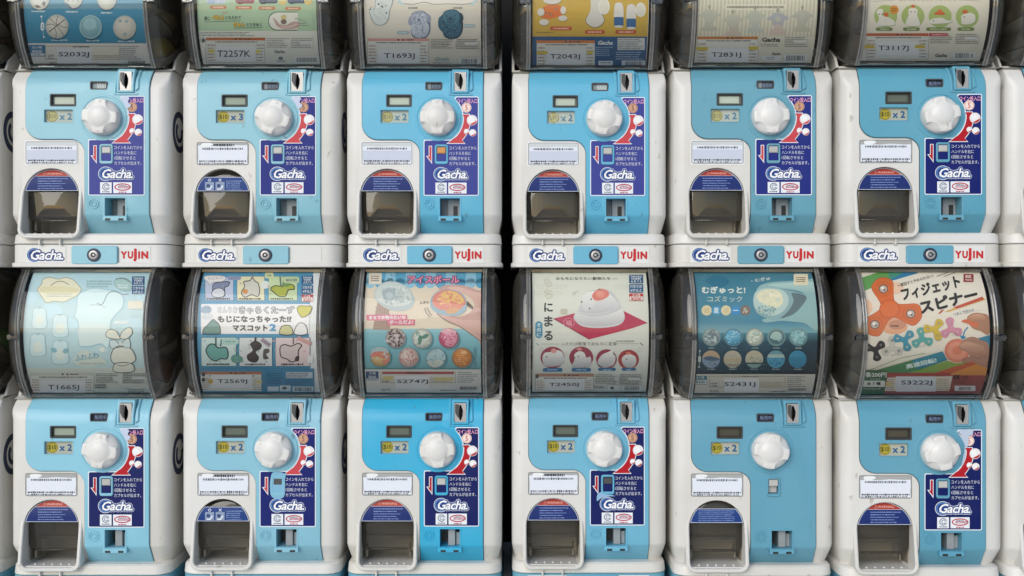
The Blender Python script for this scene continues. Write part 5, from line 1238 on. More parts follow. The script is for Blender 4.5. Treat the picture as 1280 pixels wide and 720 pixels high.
@card(4, 2)
def mochi(s):
    s.grad(600, 330, 880, 500, '#d6d9cb', '#c9cfca')
    s.outlined('も', 680, 347.4, 690, 358.4, '#dcd9c8', '#a9a79a', 0.0, 0.035); s.outlined('ち', 680, 362, 690.6, 373.4, '#dcd9c8', '#a9a79a', 0.0, 0.035)
    for ch, y0, y1 in (('に', 378.4, 390), ('ま', 395, 408.4), ('る', 413.6, 425.6)): s.text(ch, 680, y0, 691, y1, '#24272a', 0.035)
    s.rect(669, 401.6, 678, 422.8, '#2d7f9f', 4.4)
    for ch, y0 in (('そ', 404), ('の', 410), ('に', 416)): s.text(ch, 671, y0, 676, y0 + 4.8, '#cfe0e4', 0.02)
    s.text('おもちになりたい動物たち', 695, 346.2, 763, 350, '#4f4d46', 0.015); s.line([(765.6, 348.4), (772, 348.4)], 0.5, '#6f6d64')
    for x0, x1, y0, y1 in ((671, 708, 356.6, 360.2), (660, 702, 364.6, 368), (768, 785, 356.6, 360.2)): s.frame(x0, y0, x1, y1, 0.25, '#b9b6a6', 1.6)
    s.line([(715, 367), (720, 364.4)], 0.5, '#a09e92'); s.line([(716.6, 369.6), (723, 362.6)], 0.5, '#a09e92')
    s.poly([(691, 398.4), (721, 391), (780, 389), (809.5, 403.6), (790, 410.4), (736, 424.4)], '#b0294c'); s.poly([(691, 398.4), (736, 424.4), (736, 422.8), (694, 398)], '#8d1e3c')
    s.rect(700.6, 386, 709, 393, '#b7b6a2', 1); s.ringe(711, 403.4, 7, 6, 0.6, '#cf8496'); s.text('福', 707, 400.4, 714.6, 407, '#d9a3b0', 0.0)
    s.blob([(717, 398), (720, 391), (726, 384), (728, 371), (735, 364.6), (750, 361), (764, 364), (772, 374), (777, 384), (781, 396), (776, 405), (762, 409), (742, 410), (726, 407)], '#c2c5c6')
    s.gblob([(718, 397), (722, 390), (740, 394), (760, 392), (776, 386), (780, 395), (775, 403), (760, 407), (742, 408), (726, 405)], '#dcdedb', '#b3b6b8'); s.gblob([(724, 388), (727, 374), (733, 366), (746, 364), (762, 368), (770, 376), (774, 382), (764, 388), (748, 391), (734, 391)], '#dfe1de', '#b9bcbe'); s.gblob([(727, 380), (728, 371), (735, 365), (744, 366), (744, 378), (738, 387), (730, 388)], '#e2e3df', '#c6c9c9')
    s.line([(722, 391), (740, 394.6), (760, 392.4), (775, 386)], 0.8, '#a9adb0', True); s.line([(736, 391), (750, 390), (766, 384)], 0.6, '#b3b7b9', True)
    s.blob([(740, 370), (744, 364), (752, 361), (760, 364), (760.6, 370), (752, 375), (744, 375.6)], '#d4796a'); s.orb(751, 368, 8, 6, '#e09a88', '#cf7264'); s.ell(749.4, 361.6, 1.5, 0.8, '#6a6048')
    for x, y in ((727, 377.4), (739, 374), (737, 385.6)): s.ell(x, y, 0.9, 1.2, '#4a4644')
    s.lines(770, 425, 793, 428, 1, '#8d8f8a', 0.5, 0); s.line([(670, 429), (674, 432)], 0.7, '#6f716c'); s.line([(800, 428.6), (804, 432)], 0.9, '#3a3c3a')
    s.line([(676, 430), (700, 430)], 0.4, '#8d8f8a'); s.line([(774, 429.6), (798, 429.6)], 0.4, '#8d8f8a'); s.text('ふたたび和室でおもちに変身!', 701, 427.4, 772, 432, '#63655f', 0.0)
    for k, (cx, cy, rx, ry, pts) in enumerate(((690.6, 447, 15, 13.6, [(678, 447), (681, 441), (688, 440), (696, 437.6), (703, 441), (705, 450), (700, 456), (688, 458), (680, 456)]), (726.4, 447, 15, 13.8, [(715, 459), (718, 450), (718, 443), (724, 439), (730, 441), (733, 447), (738, 446), (738, 456), (730, 459)]), (758, 449, 13, 12.4, [(747, 452), (752, 444), (760, 440), (766, 438), (769, 446), (767, 455), (758, 459), (750, 458)]), (785.6, 449.4, 13, 12.2, [(777, 450), (780, 444.6), (787, 442.6), (794, 446), (795, 453), (790, 459), (781, 458)]))):
        s.ell(cx, cy, rx, ry, '#8f3348' if k < 3 else '#9d3a36'); s.blob([(x + 0.4, y + 0.6) for x, y in pts], '#a39aa0'); s.gblob(pts, '#e0e2de', '#adb1b4')
    s.ell(692, 438.6, 3.6, 3, '#d4948c'); s.ell(724, 436.4, 3.4, 1.8, '#cf8a84'); s.ell(785.4, 441.6, 3.2, 1.8, '#cf7a66'); s.line([(747, 456), (752, 459)], 1.4, '#2a2a2c'); s.line([(766, 440.6), (768.6, 444)], 1.2, '#2a2a2c')
    for x, y in ((718, 447), (723, 445.6), (783, 449), (683, 446)): s.ell(x, y, 0.9, 0.8, '#33302f')
    for x0, x1 in ((678.4, 703), (714.4, 738.6), (747.4, 770), (777, 795)): s.rect(x0, 460, x1, 464.6 if x0 < 740 else 463.4, '#1f6a98', 2); s.lines(x0 + 6, 461, x1 - 6, 463.4, 1, '#9cc0d4', 0.6, 0)
    tri_badges(s, 786.4, 343.4, 17.4, '#b5312f', '全4種')
    for x, y in ((676, 437), (706, 443), (799, 437)): s.ringe(x, y, 2.6, 2.2, 0.3, '#a5a8a2')
    bottom_strip(s, 668, 804, 467.2, 488.6, 'T2450J', 686.4, 723.6, 478.4, 483.6, 'T', warn='#b0836c')
    s.text('Gacha', 741.6, 482.6, 755, 485.4, '#63696c', 0.02); s.rect(760, 481.6, 774, 488, '#d3d9d8'); s.ell(765, 485, 2.6, 1.8, '#505a5c'); s.rect(778, 482, 801, 488.4, '#d3d9d8'); s.barcode(781, 483, 799, 487.4); s.ell(671.4, 470.4, 2, 2.6, '#3b4144')

@card(5, 2)
def planets(s):
    s.grad(820, 320, 1060, 402, '#41798a', '#3f8399'); s.grad(820, 402, 1060, 416, '#417f96', '#75a6b0'); s.grad4(820, 416, 950, 428, '#4b8694', '#4b8694', '#1f4a5c', '#1f4a5c'); s.grad4(820, 428, 950, 470, '#1f4a5c', '#1f4a5c', '#16323f', '#16323f'); s.grad4(950, 416, 1060, 428, '#4b8694', '#3f6a74', '#20303a', '#1f4a5c'); s.grad4(950, 428, 1060, 470, '#1f4a5c', '#20303a', '#191e22', '#16323f')  # background and ball tones lightened to paint in glare on the cover
    rr = random.Random(11); s.z += 1
    for k in range(260): x = rr.uniform(866, 1022); y = rr.uniform(336, 466); s.ell(x, y, rr.uniform(0.2, 0.5), None, rr.choice(['#5f97a3', '#86b2b8', '#3f7f92']), 6, up=False)
    s.blob([(868, 392), (880, 378), (896, 384), (892, 396), (876, 398)], '#3c8092'); s.blob([(882, 350), (900, 344), (912, 352), (898, 360)], '#30718a')
    s.text('むぎゅっと!', 877.4, 358, 932, 367, '#dfe4d6', 0.035); s.text('コズミック', 884.6, 370, 928, 377.4, '#d3d8c6', 0.01)
    for cx, r, c, t_, tc in ((883.6, 6.4, '#d9cba2', '', ''), (895.6, 6.0, '#3f8fb6', '星', '#c9dde2'), (907.8, 6.3, '#d9cba2', '', ''), (920, 6.0, '#2f86bd', 'ー', '#c9dde2'), (932, 6.4, '#7a6a5e', 'ル', '#cfc6b4')):
        s.ell(cx, 388, r, r, c)
        if t_: s.text(t_, cx - 3.4, 384.6 if t_ != 'ー' else 387.4, cx + 3.4, 391.4 if t_ != 'ー' else 388.6, tc, 0.03)
    s.text('惑', 880.2, 384.6, 887, 391.4, '#d0bd8c', 0.03); s.text('ボ', 904.4, 384.6, 911.2, 391.4, '#d0bd8c', 0.03)
    s.text('・むぎゅ', 939.4, 349, 963.4, 353.6, '#cfd8ce', 0.025, ang=9)
    # pale fingers round a soft ball
    s.blob([(946, 362), (952, 356), (966, 352.6), (990, 351), (1012, 349), (1024, 348), (1024, 410), (1006, 404), (990, 402), (976, 401), (958, 403), (953, 400), (960, 398), (984, 396), (998, 388), (1007, 374), (1004, 366), (986, 362), (962, 361), (948, 364)], '#8fb3b2'); s.gblob([(960, 356), (984, 353.6), (1010, 352), (1022, 354), (1022, 366), (1008, 368), (996, 362), (974, 359)], '#b3cfca', '#8fb2b0')
    s.blob([(941.6, 378), (944, 366), (953, 361), (968, 360), (986, 363), (1000, 366), (1009, 371), (1000, 386), (986, 395), (970, 400), (954, 396), (945, 389)], '#88a8ac'); s.blob([(942, 378), (944, 366), (953, 361), (968, 360.6), (980, 364), (986, 374), (982, 386), (970, 394), (956, 393), (946, 387)], '#b2c8c4'); s.blob([(946, 370), (951, 364), (960, 361.4), (972, 363), (978, 370), (978, 380), (968, 385), (956, 380), (948, 376)], '#dbd6b8'); s.mottle(962, 372, 15, 10, ['#e4dec4', '#d3d2b6', '#c3cdc0', '#dcd8bc'], 60, 2.2); s.mottle(958, 388, 13, 7, ['#7fa4a8', '#93b2b0', '#688e96', '#b3bca8'], 60, 1.6)
    s.blob([(990, 366), (1008, 371), (1000, 385), (988, 394), (976, 398), (986, 388), (992, 376)], '#5f7276')
    s.rect(992, 342.4, 1010, 356.6, '#ded4b8', 1); s.lines(995, 346, 1007.4, 353, 3, '#7a6a54', 0.6, 0.1)
    cxs = (889.6, 916.6, 943.4, 970.4, 997.8)
    pl = (('#a9bbb8', '#6a7d86'), ('#5aa3c2', '#95c4d2'), ('#c6cfc0', '#a9b8ac'), ('#94b9ba', '#4a6a72'), ('#86b4b8', '#a2c8c8'))
    for k, cx in enumerate(cxs):
        a, b_ = pl[k]; s.ell(cx, 421.4, 11.4, 11.4, '#6f9aa0'); q = tuple(int(a[i:i + 2], 16) for i in (1, 3, 5)); s.orb(cx, 421.4, 10.8, 10.8, tuple(min(255, v * 1.1) for v in q), tuple(v * 0.7 for v in q)); s.mottle(cx, 421.4, 10, 10, [a, b_, tuple(v * 0.85 for v in q), tuple(min(255, v * 1.15) for v in q)], 40, 1.5)
        if k == 0: s.blob([(884, 418), (890, 412), (896, 416), (894, 424), (890, 430), (886, 424)], b_); s.mottle(cx, 421, 9, 9, ['#c3cfc9', '#6d7c80', '#93a4a4'], 26, 1.4); s.blob([(896, 420), (899, 423), (896, 428)], b_)
        elif k == 3:
            s.ringe(cx, 421.4, 9.4, 9, 1.8, b_); s.blob([(964, 418), (970, 414), (977, 418), (974, 424), (966, 424)], '#a5c0b8'); s.blob([(964, 427), (970, 425), (974, 428), (969, 430)], b_)
        else:
            for q in range(9): ang = rr.uniform(0, 6.28); d_ = 8 * math.sqrt(rr.random()); s.ell(cx + d_ * math.cos(ang), 421.4 + d_ * math.sin(ang), rr.uniform(0.8, 2.4), rr.uniform(0.7, 1.6), b_, 10)
    for k, cx in enumerate((888.8, 915.6, 942.6, 969.6, 996.6)):
        s.ell(cx, 449, 11.2, 11, ('#7f97ae', '#adb2a6', '#b6b9a6', '#4f9ab8', '#3c8cac')[k])
        def cap(y0, y1, c, n=10):
            pts = []
            for q in range(n + 1): yy = y0 + (y1 - y0) * q / n; hw = math.sqrt(max(0, 1 - ((yy - 449) / 11.0) ** 2)) * 11.2; pts.append((cx + hw, yy))
            for q in range(n + 1): yy = y1 - (y1 - y0) * q / n; hw = math.sqrt(max(0, 1 - ((yy - 449) / 11.0) ** 2)) * 11.2; pts.append((cx - hw, yy))
            s.poly(pts, c)
        s.mottle(cx, 449, 10, 9.4, [('#7c8ea2', '#5f7288', '#8a96a0'), ('#b5b09a', '#999480', '#c2b89c'), ('#bdb79c', '#a59f86'), ('#4b93b2', '#367c9c'), ('#4896b4', '#347f9e')][k], 34, 1.5)
        if k == 0: cap(438.2, 447.4, '#b8a384'); s.blob([(879, 448), (886, 445), (896, 447), (899, 450), (888, 451)], '#4d6478')
        if k == 1: cap(439, 444, '#b9b29c'); cap(448, 452, '#b8ab8c'); cap(455, 458, '#97907e')
        if k == 2: cap(440, 444, '#bdb69a'); cap(453, 455, '#2f4a4e'); cap(455, 459.8, '#7ea09c')
        if k == 3: cap(438.4, 443, '#6d9ca6'); cap(443, 447, '#a6bcb4')
        if k == 4: cap(446, 459, '#3584a4')
    for k, cx in enumerate(cxs): s.lines(cx - 4, 434.2, cx + 4, 435.8, 1, '#9db4b6', 0.8, 0); s.lines(cx - 5.6, 460.6, cx + 4, 462.2, 1, '#9db4b6', 0.8, 0)
    s.line([(874.6, 439), (874, 458)], 0.5, '#b9c6c4'); s.ell(874.6, 438.6, 1, 1, '#cfd8d4'); s.ell(873.8, 458.6, 1, 1, '#cfd8d4'); s.rect(872.6, 445, 876, 452.6, '#b9c2ba', 1.4)
    s.rect(820, 467.4, 1060, 540, '#cfcdc2')
    bottom_strip(s, 865, 1013, 468.6, 491.4, 'S2431J', 905, 944, 477.4, 484, 'S', warn='#2b7184')
    s.text('全10種', 870, 469.9, 880, 473.4, '#dfe8ea', 0.01); s.text('¥200', 869.4, 475.2, 880.6, 479.2, '#2b5a68', 0.02); s.barcode(985, 485, 1007, 488.4); s.lines(927, 469.6, 948, 471.2, 1, '#6a665c', 0.7, 0)

@card(6, 2)
def spinner(s):
    s.rect(1000, 300, 1300, 540, '#dcd8ca')
    s.poly([(1060, 330), (1100, 330), (1064, 348), (1060, 348)], '#c98a34'); s.poly([(1070, 349.5), (1110, 336), (1124, 330), (1150, 330), (1118, 348), (1100, 356), (1075, 366), (1066, 366)], '#5f9a52'); s.poly([(1118, 330), (1168, 330), (1146, 342), (1112, 352)], '#2f7ba6'); s.poly([(1110, 334), (1134, 330), (1128, 342), (1112, 350)], '#46927a')
    s.line([(1064, 350), (1112, 332)], 1.0, '#dcd8ca')
    s.ell(1118, 360, 12, 8, '#e0c2aa'); s.ell(1118, 408, 17, 10, '#d9a482'); s.ell(1122, 406, 11, 6, '#c08a6e'); s.ell(1082, 384, 9, 10, '#e0bd9f')
    s.lines(1114, 406, 1124, 409, 1, '#4a3c34', 0.7, 0)
    def spin(cx, cy, R, r, a0, c, dk, hub, big=False):
        arms = [(cx + R * math.cos(R_(a0 + 120 * k)), cy + R * 0.98 * math.sin(R_(a0 + 120 * k))) for k in range(3)]
        pts = []
        for k in range(3):
            a = a0 + 120 * k
            for q in (-75, -38, 0, 38, 75): pts.append((arms[k][0] + r * math.cos(R_(a + q)), arms[k][1] + r * math.sin(R_(a + q))))
            m_ = a + 60; pts.append((cx + R * 0.42 * math.cos(R_(m_)), cy + R * 0.42 * math.sin(R_(m_))))
        s.blob(pts, dk); s.blob(inset(pts, 0.5 if big else 0.25), c)
        if big:
            s.ell(cx, cy, r * 0.88, r * 0.82, dk); s.ell(cx, cy, r * 0.84, r * 0.78, c); s.ell(cx, cy, r * 0.7, r * 0.64, '#cf7038')
        for x, y in arms:
            if big: s.ell(x, y, r * 0.68, r * 0.64, '#bd6230'); s.ell(x, y, r * 0.6, r * 0.56, c)
            s.ell(x, y, r * 0.42, r * 0.4, '#7a5a46' if big else dk); s.ell(x, y, r * 0.32, r * 0.3, hub)
            if big: s.ell(x - 1, y - 1, r * 0.16, r * 0.14, '#e2e0da'); s.ell(x + 1.2, y + 1.2, r * 0.1, r * 0.08, '#5a544e')
    spin(1112.4, 386.4, 27, 14.6, 13, '#cc6a32', '#9f4c20', '#b3aea6', True)
    s.text('一度回すとやめられない!', 1122.4, 355.0, 1169, 359.4, '#3a3833', 0.015, ang=16)
    s.text('フィジェット', 1129, 360.6, 1204, 376.6, '#24221e', 0.045, ang=13.5); s.text('スピナー', 1152, 376.4, 1226, 393.0, '#24221e', 0.05, ang=14)
    s.line([(1171, 345.4), (1186, 340)], 0.7, '#44413a'); s.line([(1179.6, 345.6), (1197, 339.4)], 0.7, '#44413a')
    s.rect(1204.4, 342.4, 1217, 352.6, '#8d2f33', 1); s.text('KK', 1207, 343.8, 1214.6, 347.4, '#e6dcd4', 0.04); s.text('TOYS', 1206.4, 348.6, 1215.2, 351.4, '#e6dcd4', 0.02)
    s.poly([(1181, 389.6), (1228, 371.4), (1232, 374.4), (1186, 389.6)], '#cfa23c'); s.poly([(1192, 384), (1228, 370.6), (1230, 374.2), (1196, 386)], '#b9503c'); s.poly([(1172.4, 392.6), (1177, 387.4), (1180.6, 387), (1176, 391.6)], '#b85a3c')
    s.text('つまんで回せば……', 1192.4, 391.0, 1226, 395.4, '#3f6a8a', 0.0, ang=13)
    # hands
    s.blob([(1209, 397), (1216, 391.6), (1226, 391.4), (1236, 396), (1236, 418), (1226, 414), (1217, 411), (1212, 405)], '#a57a60'); s.gblob([(1210, 397.6), (1218, 393), (1228, 393.4), (1232, 400), (1222, 402), (1213, 402)], '#c59a7d', '#9c7258'); s.blob([(1202, 402), (1207, 399), (1214, 401), (1222, 404), (1223, 408), (1217, 408.6), (1210, 404.6)], '#c96b44')
    s.line([(1210, 409), (1206, 414), (1204, 421)], 1.6, '#3a86ac', True); s.poly([(1200, 419), (1208, 421), (1203, 426)], '#3a86ac')
    s.ell(1196.6, 438.4, 16.6, 15.6, '#dccfc2'); s.orb(1196.6, 438.4, 15.8, 14.8, '#dc9f86', '#c5745a', 0, 0); s.ell(1196.6, 438.4, 12, 11, '#d6937a'); s.ell(1196.6, 438.4, 6, 5.4, '#cb7c60')
    s.poly([(1222, 423), (1240, 418), (1240, 436), (1226, 430)], '#3a7f9f')
    s.blob([(1199, 432), (1206, 424), (1216, 421), (1226, 425), (1236, 432), (1236, 466), (1226, 461), (1214, 456), (1204, 454), (1202, 449), (1212, 446), (1208, 440), (1200, 437)], '#a57f6a'); s.gblob([(1199.6, 433), (1207, 427), (1218, 429), (1230, 434), (1234, 446), (1224, 446), (1210, 438)], '#c49d86', '#9c735e'); s.line([(1204, 450), (1214, 446), (1226, 449)], 0.8, '#7f5c4c', True)
    for cx, cy, a0, c, dk, hub in ((1094.4, 437.4, -42, '#2f2b29', '#171514', '#6d6662'), (1115.6, 434.4, -92, '#c3c2b8', '#96968e', '#8d8a84'), (1131, 425, -48, '#3f8fa6', '#2b6a80', '#9cb0b4'), (1152.4, 423.4, -98, '#58a3a0', '#3c7f80', '#a9bcb8'), (1168.6, 411.6, -56, '#c7ae3e', '#94802a', '#b3a878'), (1188.6, 411, -98, '#c786a0', '#9c6078', '#c3a9b0')):
        spin(cx, cy, 9.2, 5.4, a0, c, dk, hub)
    for x, y, t_ in ((1094.4, 451.6, 'ブラック'), (1114.4, 445.6, 'ホワイト'), (1134.4, 439.4, 'ブルー'), (1148, 434.4, 'ミントグリーン'), (1169.6, 427.4, 'イエロー'), (1190, 420.4, 'ピンク')): s.text(t_, x, y - 2.2, x + 2.0 * len(t_), y, '#4a463e', 0.0, ang=13)
    # foot: coloured bands and price
    s.line([(1086, 463), (1126, 447.4), (1156, 441.6)], 0.6, '#7d8a5a'); s.poly([(1070, 472), (1100, 461.4), (1178, 439), (1184, 450), (1150, 462), (1120, 470), (1110, 476)], '#457f4e'); s.poly([(1140, 450), (1178, 439), (1184, 450), (1146, 462)], '#2f7f96')
    s.poly([(1120, 471), (1150, 462), (1184, 451), (1194, 454), (1210, 453), (1180, 462), (1150, 472)], '#7fa04a'); s.poly([(1150, 472), (1190, 459), (1216, 452), (1220, 455), (1196, 466), (1170, 474)], '#b85a32'); s.poly([(1172, 474), (1196, 464), (1220, 455), (1240, 462), (1240, 480), (1180, 480)], '#c98a3c')
    s.text('高速回転!', 1133, 455.4, 1172, 461.6, '#cfe0dc', 0.04, ang=13)
    s.rect(1060, 469, 1240, 540, '#9a4a44'); s.rect(1060, 462.4, 1108.4, 540, '#3f6b45'); s.rect(1109, 466, 1188, 470, '#9f4038')
    s.rect(1081, 463.4, 1108.6, 475, '#2f5a3c', 1); s.text('各200円', 1081.6, 465, 1108, 471.6, '#e2e6dc', 0.03); s.lines(1088, 473, 1100, 474.6, 1, '#a8bfae', 0.6, 0); s.rect(1078.6, 475.8, 1106, 483.6, '#dfe2da', 1); s.text('全 7 種', 1083, 477.2, 1100.6, 481.4, '#22332a', 0.04); s.rect(1076.4, 484.6, 1104, 487.6, '#2f5a3c', 1); s.lines(1079, 485.2, 1101, 487, 1, '#a8bfae', 0.6, 0)
    s.poly([(1109, 472), (1190, 470), (1186, 488.6), (1105.6, 488.6)], '#d6d0c4'); s.lines(1108, 473, 1118, 488, 6, '#a88a80', 0.5, 0.2); s.lines(1170, 473, 1186, 488, 6, '#b3ab86', 0.6, 0.1); s.rect(1107, 478, 1114, 482, '#cfc06a'); s.rect(1119.6, 470.4, 1169, 489.4, '#d3d9df'); s.text('S3222J', 1126, 475.4, 1165, 482.2, '#28323e', 0.018)
    s.text('KK', 1191, 468.6, 1200, 474, '#221c1a', 0.06, 0.2); s.text('TOYS', 1201, 470, 1210, 473.6, '#2c2624', 0.02); s.lines(1190, 475, 1208, 480, 2, '#6a3a34', 0.5, 0.2); s.rect(1192.6, 482, 1218.6, 488.6, '#dde0dc'); s.barcode(1198, 483.4, 1213, 487.6)

# partly visible machines at both ends carry plain cards
for c in (0, 7):
    for r in (1, 2):
        s = Sheet(card_conv(c, r), 1.2, 0.02); x = COLS[c][0]
        s.rect(x - 200, KNOBY[r] - 300, x + 200, KNOBY[r] - 96, '#9db7bd' if r == 1 else '#c9b58a'); s.rect(x - 200, KNOBY[r] - 96, x + 200, KNOBY[r], '#d8dad2')
        for k in range(6): s.ell(x - 50 + 42 * (k % 3), KNOBY[r] - 180 + 44 * (k // 3), 16, 15, '#d9d9cc')
        s.lines(x - 60, KNOBY[r] - 94, x + 60, KNOBY[r] - 76, 6, '#767d7e', 0.5, 0.2)
        CARDS[(c, r)] = s.build('display_card', M['card'], drum, 5.0, (-72, -221, 72, -69.6), CARD_CUTS)

# ------------------------------------------------------------------ the machines
GROUP = 'capsule machines stacked in two rows'
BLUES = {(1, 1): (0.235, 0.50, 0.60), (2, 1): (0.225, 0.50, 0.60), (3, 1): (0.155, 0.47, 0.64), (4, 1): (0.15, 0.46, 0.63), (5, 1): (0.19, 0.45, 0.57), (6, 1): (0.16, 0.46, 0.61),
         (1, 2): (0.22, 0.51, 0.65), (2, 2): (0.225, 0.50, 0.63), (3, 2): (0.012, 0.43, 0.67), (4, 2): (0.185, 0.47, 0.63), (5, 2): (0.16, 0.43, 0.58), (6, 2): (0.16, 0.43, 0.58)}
LABELS = {
    (0, 1): 'upper capsule machine cut off by the left edge of the photo', (0, 2): 'lower capsule machine cut off by the left edge of the photo',
    (1, 1): 'capsule machine with a teal card of sports balls coded S2032J', (2, 1): 'capsule machine with a pale green card coded T2257K and no red lettering on its base',
    (3, 1): 'capsule machine with an orange coin lever under a card of clay dogs coded T1693J', (4, 1): 'capsule machine with a mustard yellow and navy card coded T2043J',
    (5, 1): 'capsule machine with a cream striped card coded T2831J', (6, 1): 'capsule machine with a card of four green circles and oranges coded T3117J',
    (1, 2): 'capsule machine with a pale blue soft toy card coded T1665J', (2, 2): 'capsule machine with a blue card of six small panels coded T2569J',
    (3, 2): 'capsule machine with a vivid blue front below a card of ice cream balls coded S2747J', (4, 2): 'capsule machine with a cream card of a white figure on a red cloth coded T2450J',
    (5, 2): 'capsule machine with no navy instruction sticker, under a card of planets coded S2431J', (6, 2): 'capsule machine with a card of an orange fidget spinner coded S3222J',
    (7, 1): 'upper capsule machine cut off by the right edge of the photo', (7, 2): 'lower capsule machine cut off by the right edge of the photo'}
# per machine: (notice, warning, price, screen, status, lever colour, knob turn, torn places)
LW, LD, LO = (0.52, 0.52, 0.50, 1), (0.05, 0.052, 0.055, 1), (0.62, 0.27, 0.05, 1)
FIT = {
    (1, 1): ((True, False), 'red', ('2', True), 'film_glare', 'film_glare', LW, 45 - 40, (TORN_TOP,)), (2, 1): ((False, True), 'pict', ('3', False), 'dim', 'grey', LW, 20, (TORN_TOP,)),
    (3, 1): ((True, False), 'red', ('2', True), 'film_glare', 'grey', LO, 0, ()), (4, 1): ((True, False), 'red', ('2', True, True), 'film_glare', 'film_glare', LW, 14, ()),
    (5, 1): ((True, False), 'red', ('2', True), 'film_glare', 'grey', LW, -4, ()), (6, 1): ((False, False), 'red', ('2', False), 'off', 'dark', LW, -12, ()),
    (1, 2): ((False, False), 'red', ('2', False), 'dim', 'dark', LW, 8, (TORN_TOP,)), (2, 2): ((False, True), 'pict', ('2', False), 'off', 'dark', LD, 18, (TORN_SPLASH,)),
    (3, 2): ((False, False), 'red', ('2', False), 'off', 'dark', LW, -4, ()), (4, 2): ((False, True), 'red', ('2', False), 'off', 'dark', LD, 12, (TORN_WISP,)),
    (5, 2): ((False, False), 'blue', ('2', False), 'dark', 'dark', LW, 10, ()), (6, 2): ((False, False), 'red', ('2', False), 'dark', 'dark', LW, -14, (TORN_SIDE,)),
    (0, 1): ((True, False), 'red', ('2', False), 'film_glare', 'dark', LW, 5, ()), (0, 2): ((False, False), 'red', ('2', False), 'off', 'dark', LW, 9, ()),
    (7, 1): ((False, False), 'red', ('2', False), 'off', 'dark', LW, 7, ()), (7, 2): ((False, False), 'red', ('2', False), 'off', 'dark', LW, 3, ())}
MACH = {}
for r in (2, 1):
    for c in range(8):
        cx, dy, sx = COLS[c]
        root = bpy.data.objects.new('capsule_machine', None); COL.objects.link(root); root.empty_display_size = 0.05
        root.location = ((cx - 640) * (D + dy) / D * S, dy * S, (PITCH if r == 1 else 0) * S); root.scale = (sx, 1, 1); root.rotation_euler = (0, 0, R_(RND.uniform(-0.35, 0.35)))
        root['label'] = LABELS[(c, r)]; root['category'] = 'capsule machine'; root['group'] = GROUP
        MACH[(c, r)] = root
        notice, warn, price, screen, stat, lev, turn, tears = FIT[(c, r)]
        body = link('body', BODY, root)
        pan = link('front_panel', PANEL, root); link('panel_shadow_gap', SHADOW_GAP, pan); q = BLUES.get((c, r), (0.19, 0.48, 0.62)); f = {1: (1.12, 1.09, 1.08), 2: (1.05, 1.03, 1.03), 3: (0.69, 0.94, 1.0), 4: (0.72, 0.94, 1.0)}.get(c, (0.60, 0.75, 0.78)); pan.color = tuple(q[k] * f[k] for k in range(3)) + (1,)
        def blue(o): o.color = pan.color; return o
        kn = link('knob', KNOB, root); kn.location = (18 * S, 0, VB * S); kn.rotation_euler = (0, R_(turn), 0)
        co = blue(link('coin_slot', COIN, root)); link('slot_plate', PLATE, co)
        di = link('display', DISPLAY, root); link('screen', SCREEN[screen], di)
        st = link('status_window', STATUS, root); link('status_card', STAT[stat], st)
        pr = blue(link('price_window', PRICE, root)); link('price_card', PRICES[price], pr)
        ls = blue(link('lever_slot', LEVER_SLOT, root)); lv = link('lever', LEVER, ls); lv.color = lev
        if lev is LO: lv['label'] = 'orange coin lever'
        if (c, r) != (5, 2):
            pal = (('#3a4290', RED1) if c in (1, 3, 4) else ('#1c2a7c', RED1) if c in (2, 5) else ('#0a1a68', RED2)) if r == 1 else (('#081a68', RED1) if c == 2 else ('#04165a', RED2))
            si = link('instruction_sticker', make_sticker(pal, tears, c in (1, 2, 4) or (c, r) == (5, 1)), root); si.location = (RND.uniform(-0.5, 0.3) * S, 0, RND.uniform(-0.5, 0.5) * S)
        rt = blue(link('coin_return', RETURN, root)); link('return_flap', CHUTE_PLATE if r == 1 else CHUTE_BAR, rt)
        no = link('notice_card', NOTICE[notice], root); no.location = (RND.uniform(-0.5, 0.5) * S, 0, RND.uniform(-0.5, 0.5) * S)
        dr = link('prize_door', DOOR, root); fl = link('flap', FLAP, dr); link('warning_label', WARN[warn], dr); link('chute', INNER, dr)
        link('base', BASE_W if r == 1 else BASE_B, root)
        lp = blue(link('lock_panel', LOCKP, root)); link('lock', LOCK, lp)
        link('logo_sticker', LOGO, root)
        link('maker_sticker', BLANK if (c, r) == (2, 1) else MAKER, root)
        link('lid', TOP, root); link('drum_liner', LINER, root); link('drum_cradle', CRADLE, root)
        cv = link('drum_cover', COVER, root); [link('drum_sill', q, cv) for q in SILLS]
        link('display_card', CARDS[(c, r)], root)
        for k in (0, 1):
            e = link('drum_end', ENDS[k], root); link('latch', LATCH[k], e); link('drum_rim', RIMS[k], root)
        link('side_emblem', EMBLEM[1], root)

# ------------------------------------------------------------------ capsules that show through the drum ends
def capsule_mesh(top):
    def fn(bm):
        R = 19.0; n = 24
        prof = [(R * math.cos(R_(a)), R * math.sin(R_(a))) for a in (range(2, 90, 8) if top else range(-88, -1, 8))]
        if top: prof = [(R * 1.03, -0.5), (R * 1.03, 2.5)] + prof + [(0.0, R)]
        else: prof = [(0.0, -R)] + prof
        rows = []
        for r_, z in prof:
            rows.append([bm.verts.new(Vector((r_ * S * math.cos(2 * math.pi * k / n), r_ * S * math.sin(2 * math.pi * k / n), z * S))) for k in range(n)] if r_ > 0.01 else [bm.verts.new(Vector((0, 0, z * S)))])
        for a, b_ in zip(rows[:-1], rows[1:]):
            for i in range(n):
                j = (i + 1) % n
                if len(a) == 1: bm.faces.new((a[0], b_[i], b_[j]))
                elif len(b_) == 1: bm.faces.new((a[i], b_[0], a[j]))
                else: bm.faces.new((a[i], b_[i], b_[j], a[j]))
    return fn
M['capsule'] = plastic('capsule_plastic', (0.5, 0.4, 0.1, 1), 0.25, (0.3, 0.25, 0.1, 1), 0.2, 12, objcol=True)
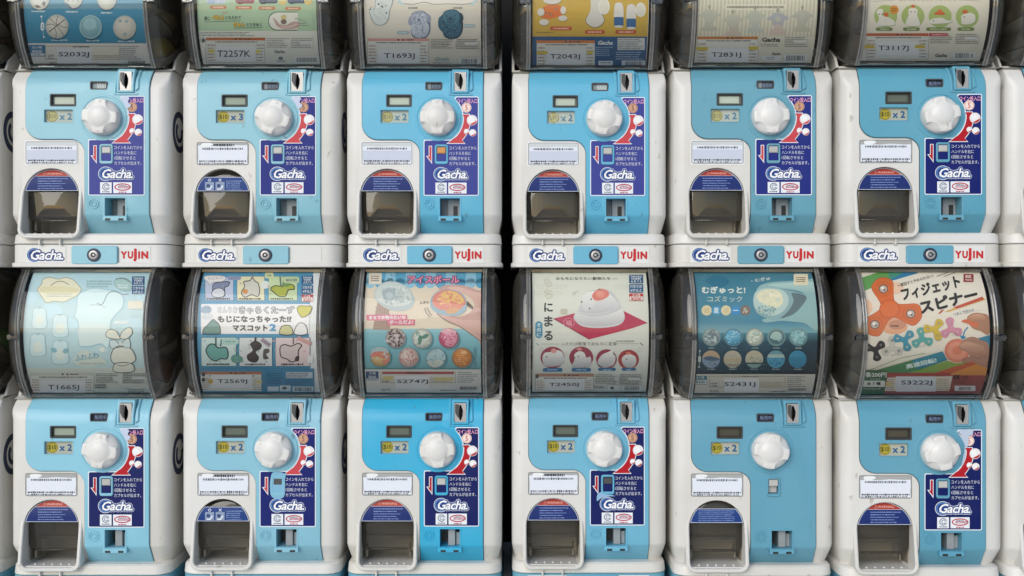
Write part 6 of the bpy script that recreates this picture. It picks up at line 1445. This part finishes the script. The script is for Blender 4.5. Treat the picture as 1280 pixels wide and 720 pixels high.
M['capclear'] = plastic('capsule_bottom', (0.42, 0.43, 0.42, 1), 0.2, (0.3, 0.3, 0.29, 1), 0.3, 12)
CAP_T = simple('cap', M['capsule'], capsule_mesh(True)); CAP_B = simple('bottom_half', M['capclear'], capsule_mesh(False))
CARDNAME = {(1, 1): 'sports ball card', (2, 1): 'pale green card', (3, 1): 'clay dog card', (4, 1): 'mustard yellow card', (5, 1): 'cream striped card', (6, 1): 'card of green circles',
            (1, 2): 'pale blue toy card', (2, 2): 'six panel card', (3, 2): 'ice cream ball card', (4, 2): 'red cloth card', (5, 2): 'planets card', (6, 2): 'fidget spinner card'}
TINTS = {'yellow': (0.42, 0.36, 0.03), 'dark red': (0.18, 0.03, 0.025), 'green': (0.02, 0.25, 0.04), 'brown': (0.16, 0.07, 0.03), 'grey': (0.24, 0.25, 0.24), 'tan': (0.26, 0.20, 0.13), 'dark green': (0.05, 0.11, 0.06), 'dull blue': (0.06, 0.10, 0.16), 'black': (0.02, 0.02, 0.022)}
PICK = {(0, 1): ('brown', 'black'), (0, 2): ('black', 'green'), (1, 1): ('yellow', 'tan'), (1, 2): ('dark red', 'black'), (2, 1): ('grey', 'black'), (2, 2): ('brown', 'black'), (3, 1): ('tan', 'brown'), (3, 2): ('grey', 'black'),
        (4, 1): ('brown', 'grey'), (4, 2): ('tan', 'black'), (5, 1): ('tan', 'grey'), (5, 2): ('brown', 'dull blue'), (6, 1): ('tan', 'grey'), (6, 2): ('dark green', 'grey'), (7, 1): ('grey', 'black'), (7, 2): ('black', 'grey')}
CAPS = []
for key, (low, high) in PICK.items():
    side = 1 if key[0] < 4 else -1
    where = ('at the %s of the drum with the %s' % ('right' if side > 0 else 'left', CARDNAME[key])) if key in CARDNAME else 'in the %s drum at the %s edge' % ('upper' if key[1] == 1 else 'lower', 'left' if key[0] == 0 else 'right')
    CAPS.append((key, side * 72, -92, 46, TINTS[low], low + ' capsule low ' + where))
    CAPS.append((key, side * 71, -131, 62, TINTS[high], high + ' capsule higher ' + where))
for (key, u, v, d, colr, lab) in CAPS:
    mr = MACH[key]
    cp = bpy.data.objects.new('capsule', None); COL.objects.link(cp); cp.empty_display_size = 0.02
    cp.location = mr.location + Vector((u * S * mr.scale.x, d * S, (VB - v) * S)); cp.rotation_euler = (RND.uniform(-0.6, 0.9), RND.uniform(-0.7, 0.7), RND.uniform(0, 6))
    cp['label'] = lab; cp['category'] = 'capsule'; cp['group'] = 'toy capsules inside the drums'
    t_ = link('cap', CAP_T, cp); t_.color = colr + (1,)
    link('bottom_half', CAP_B, cp)
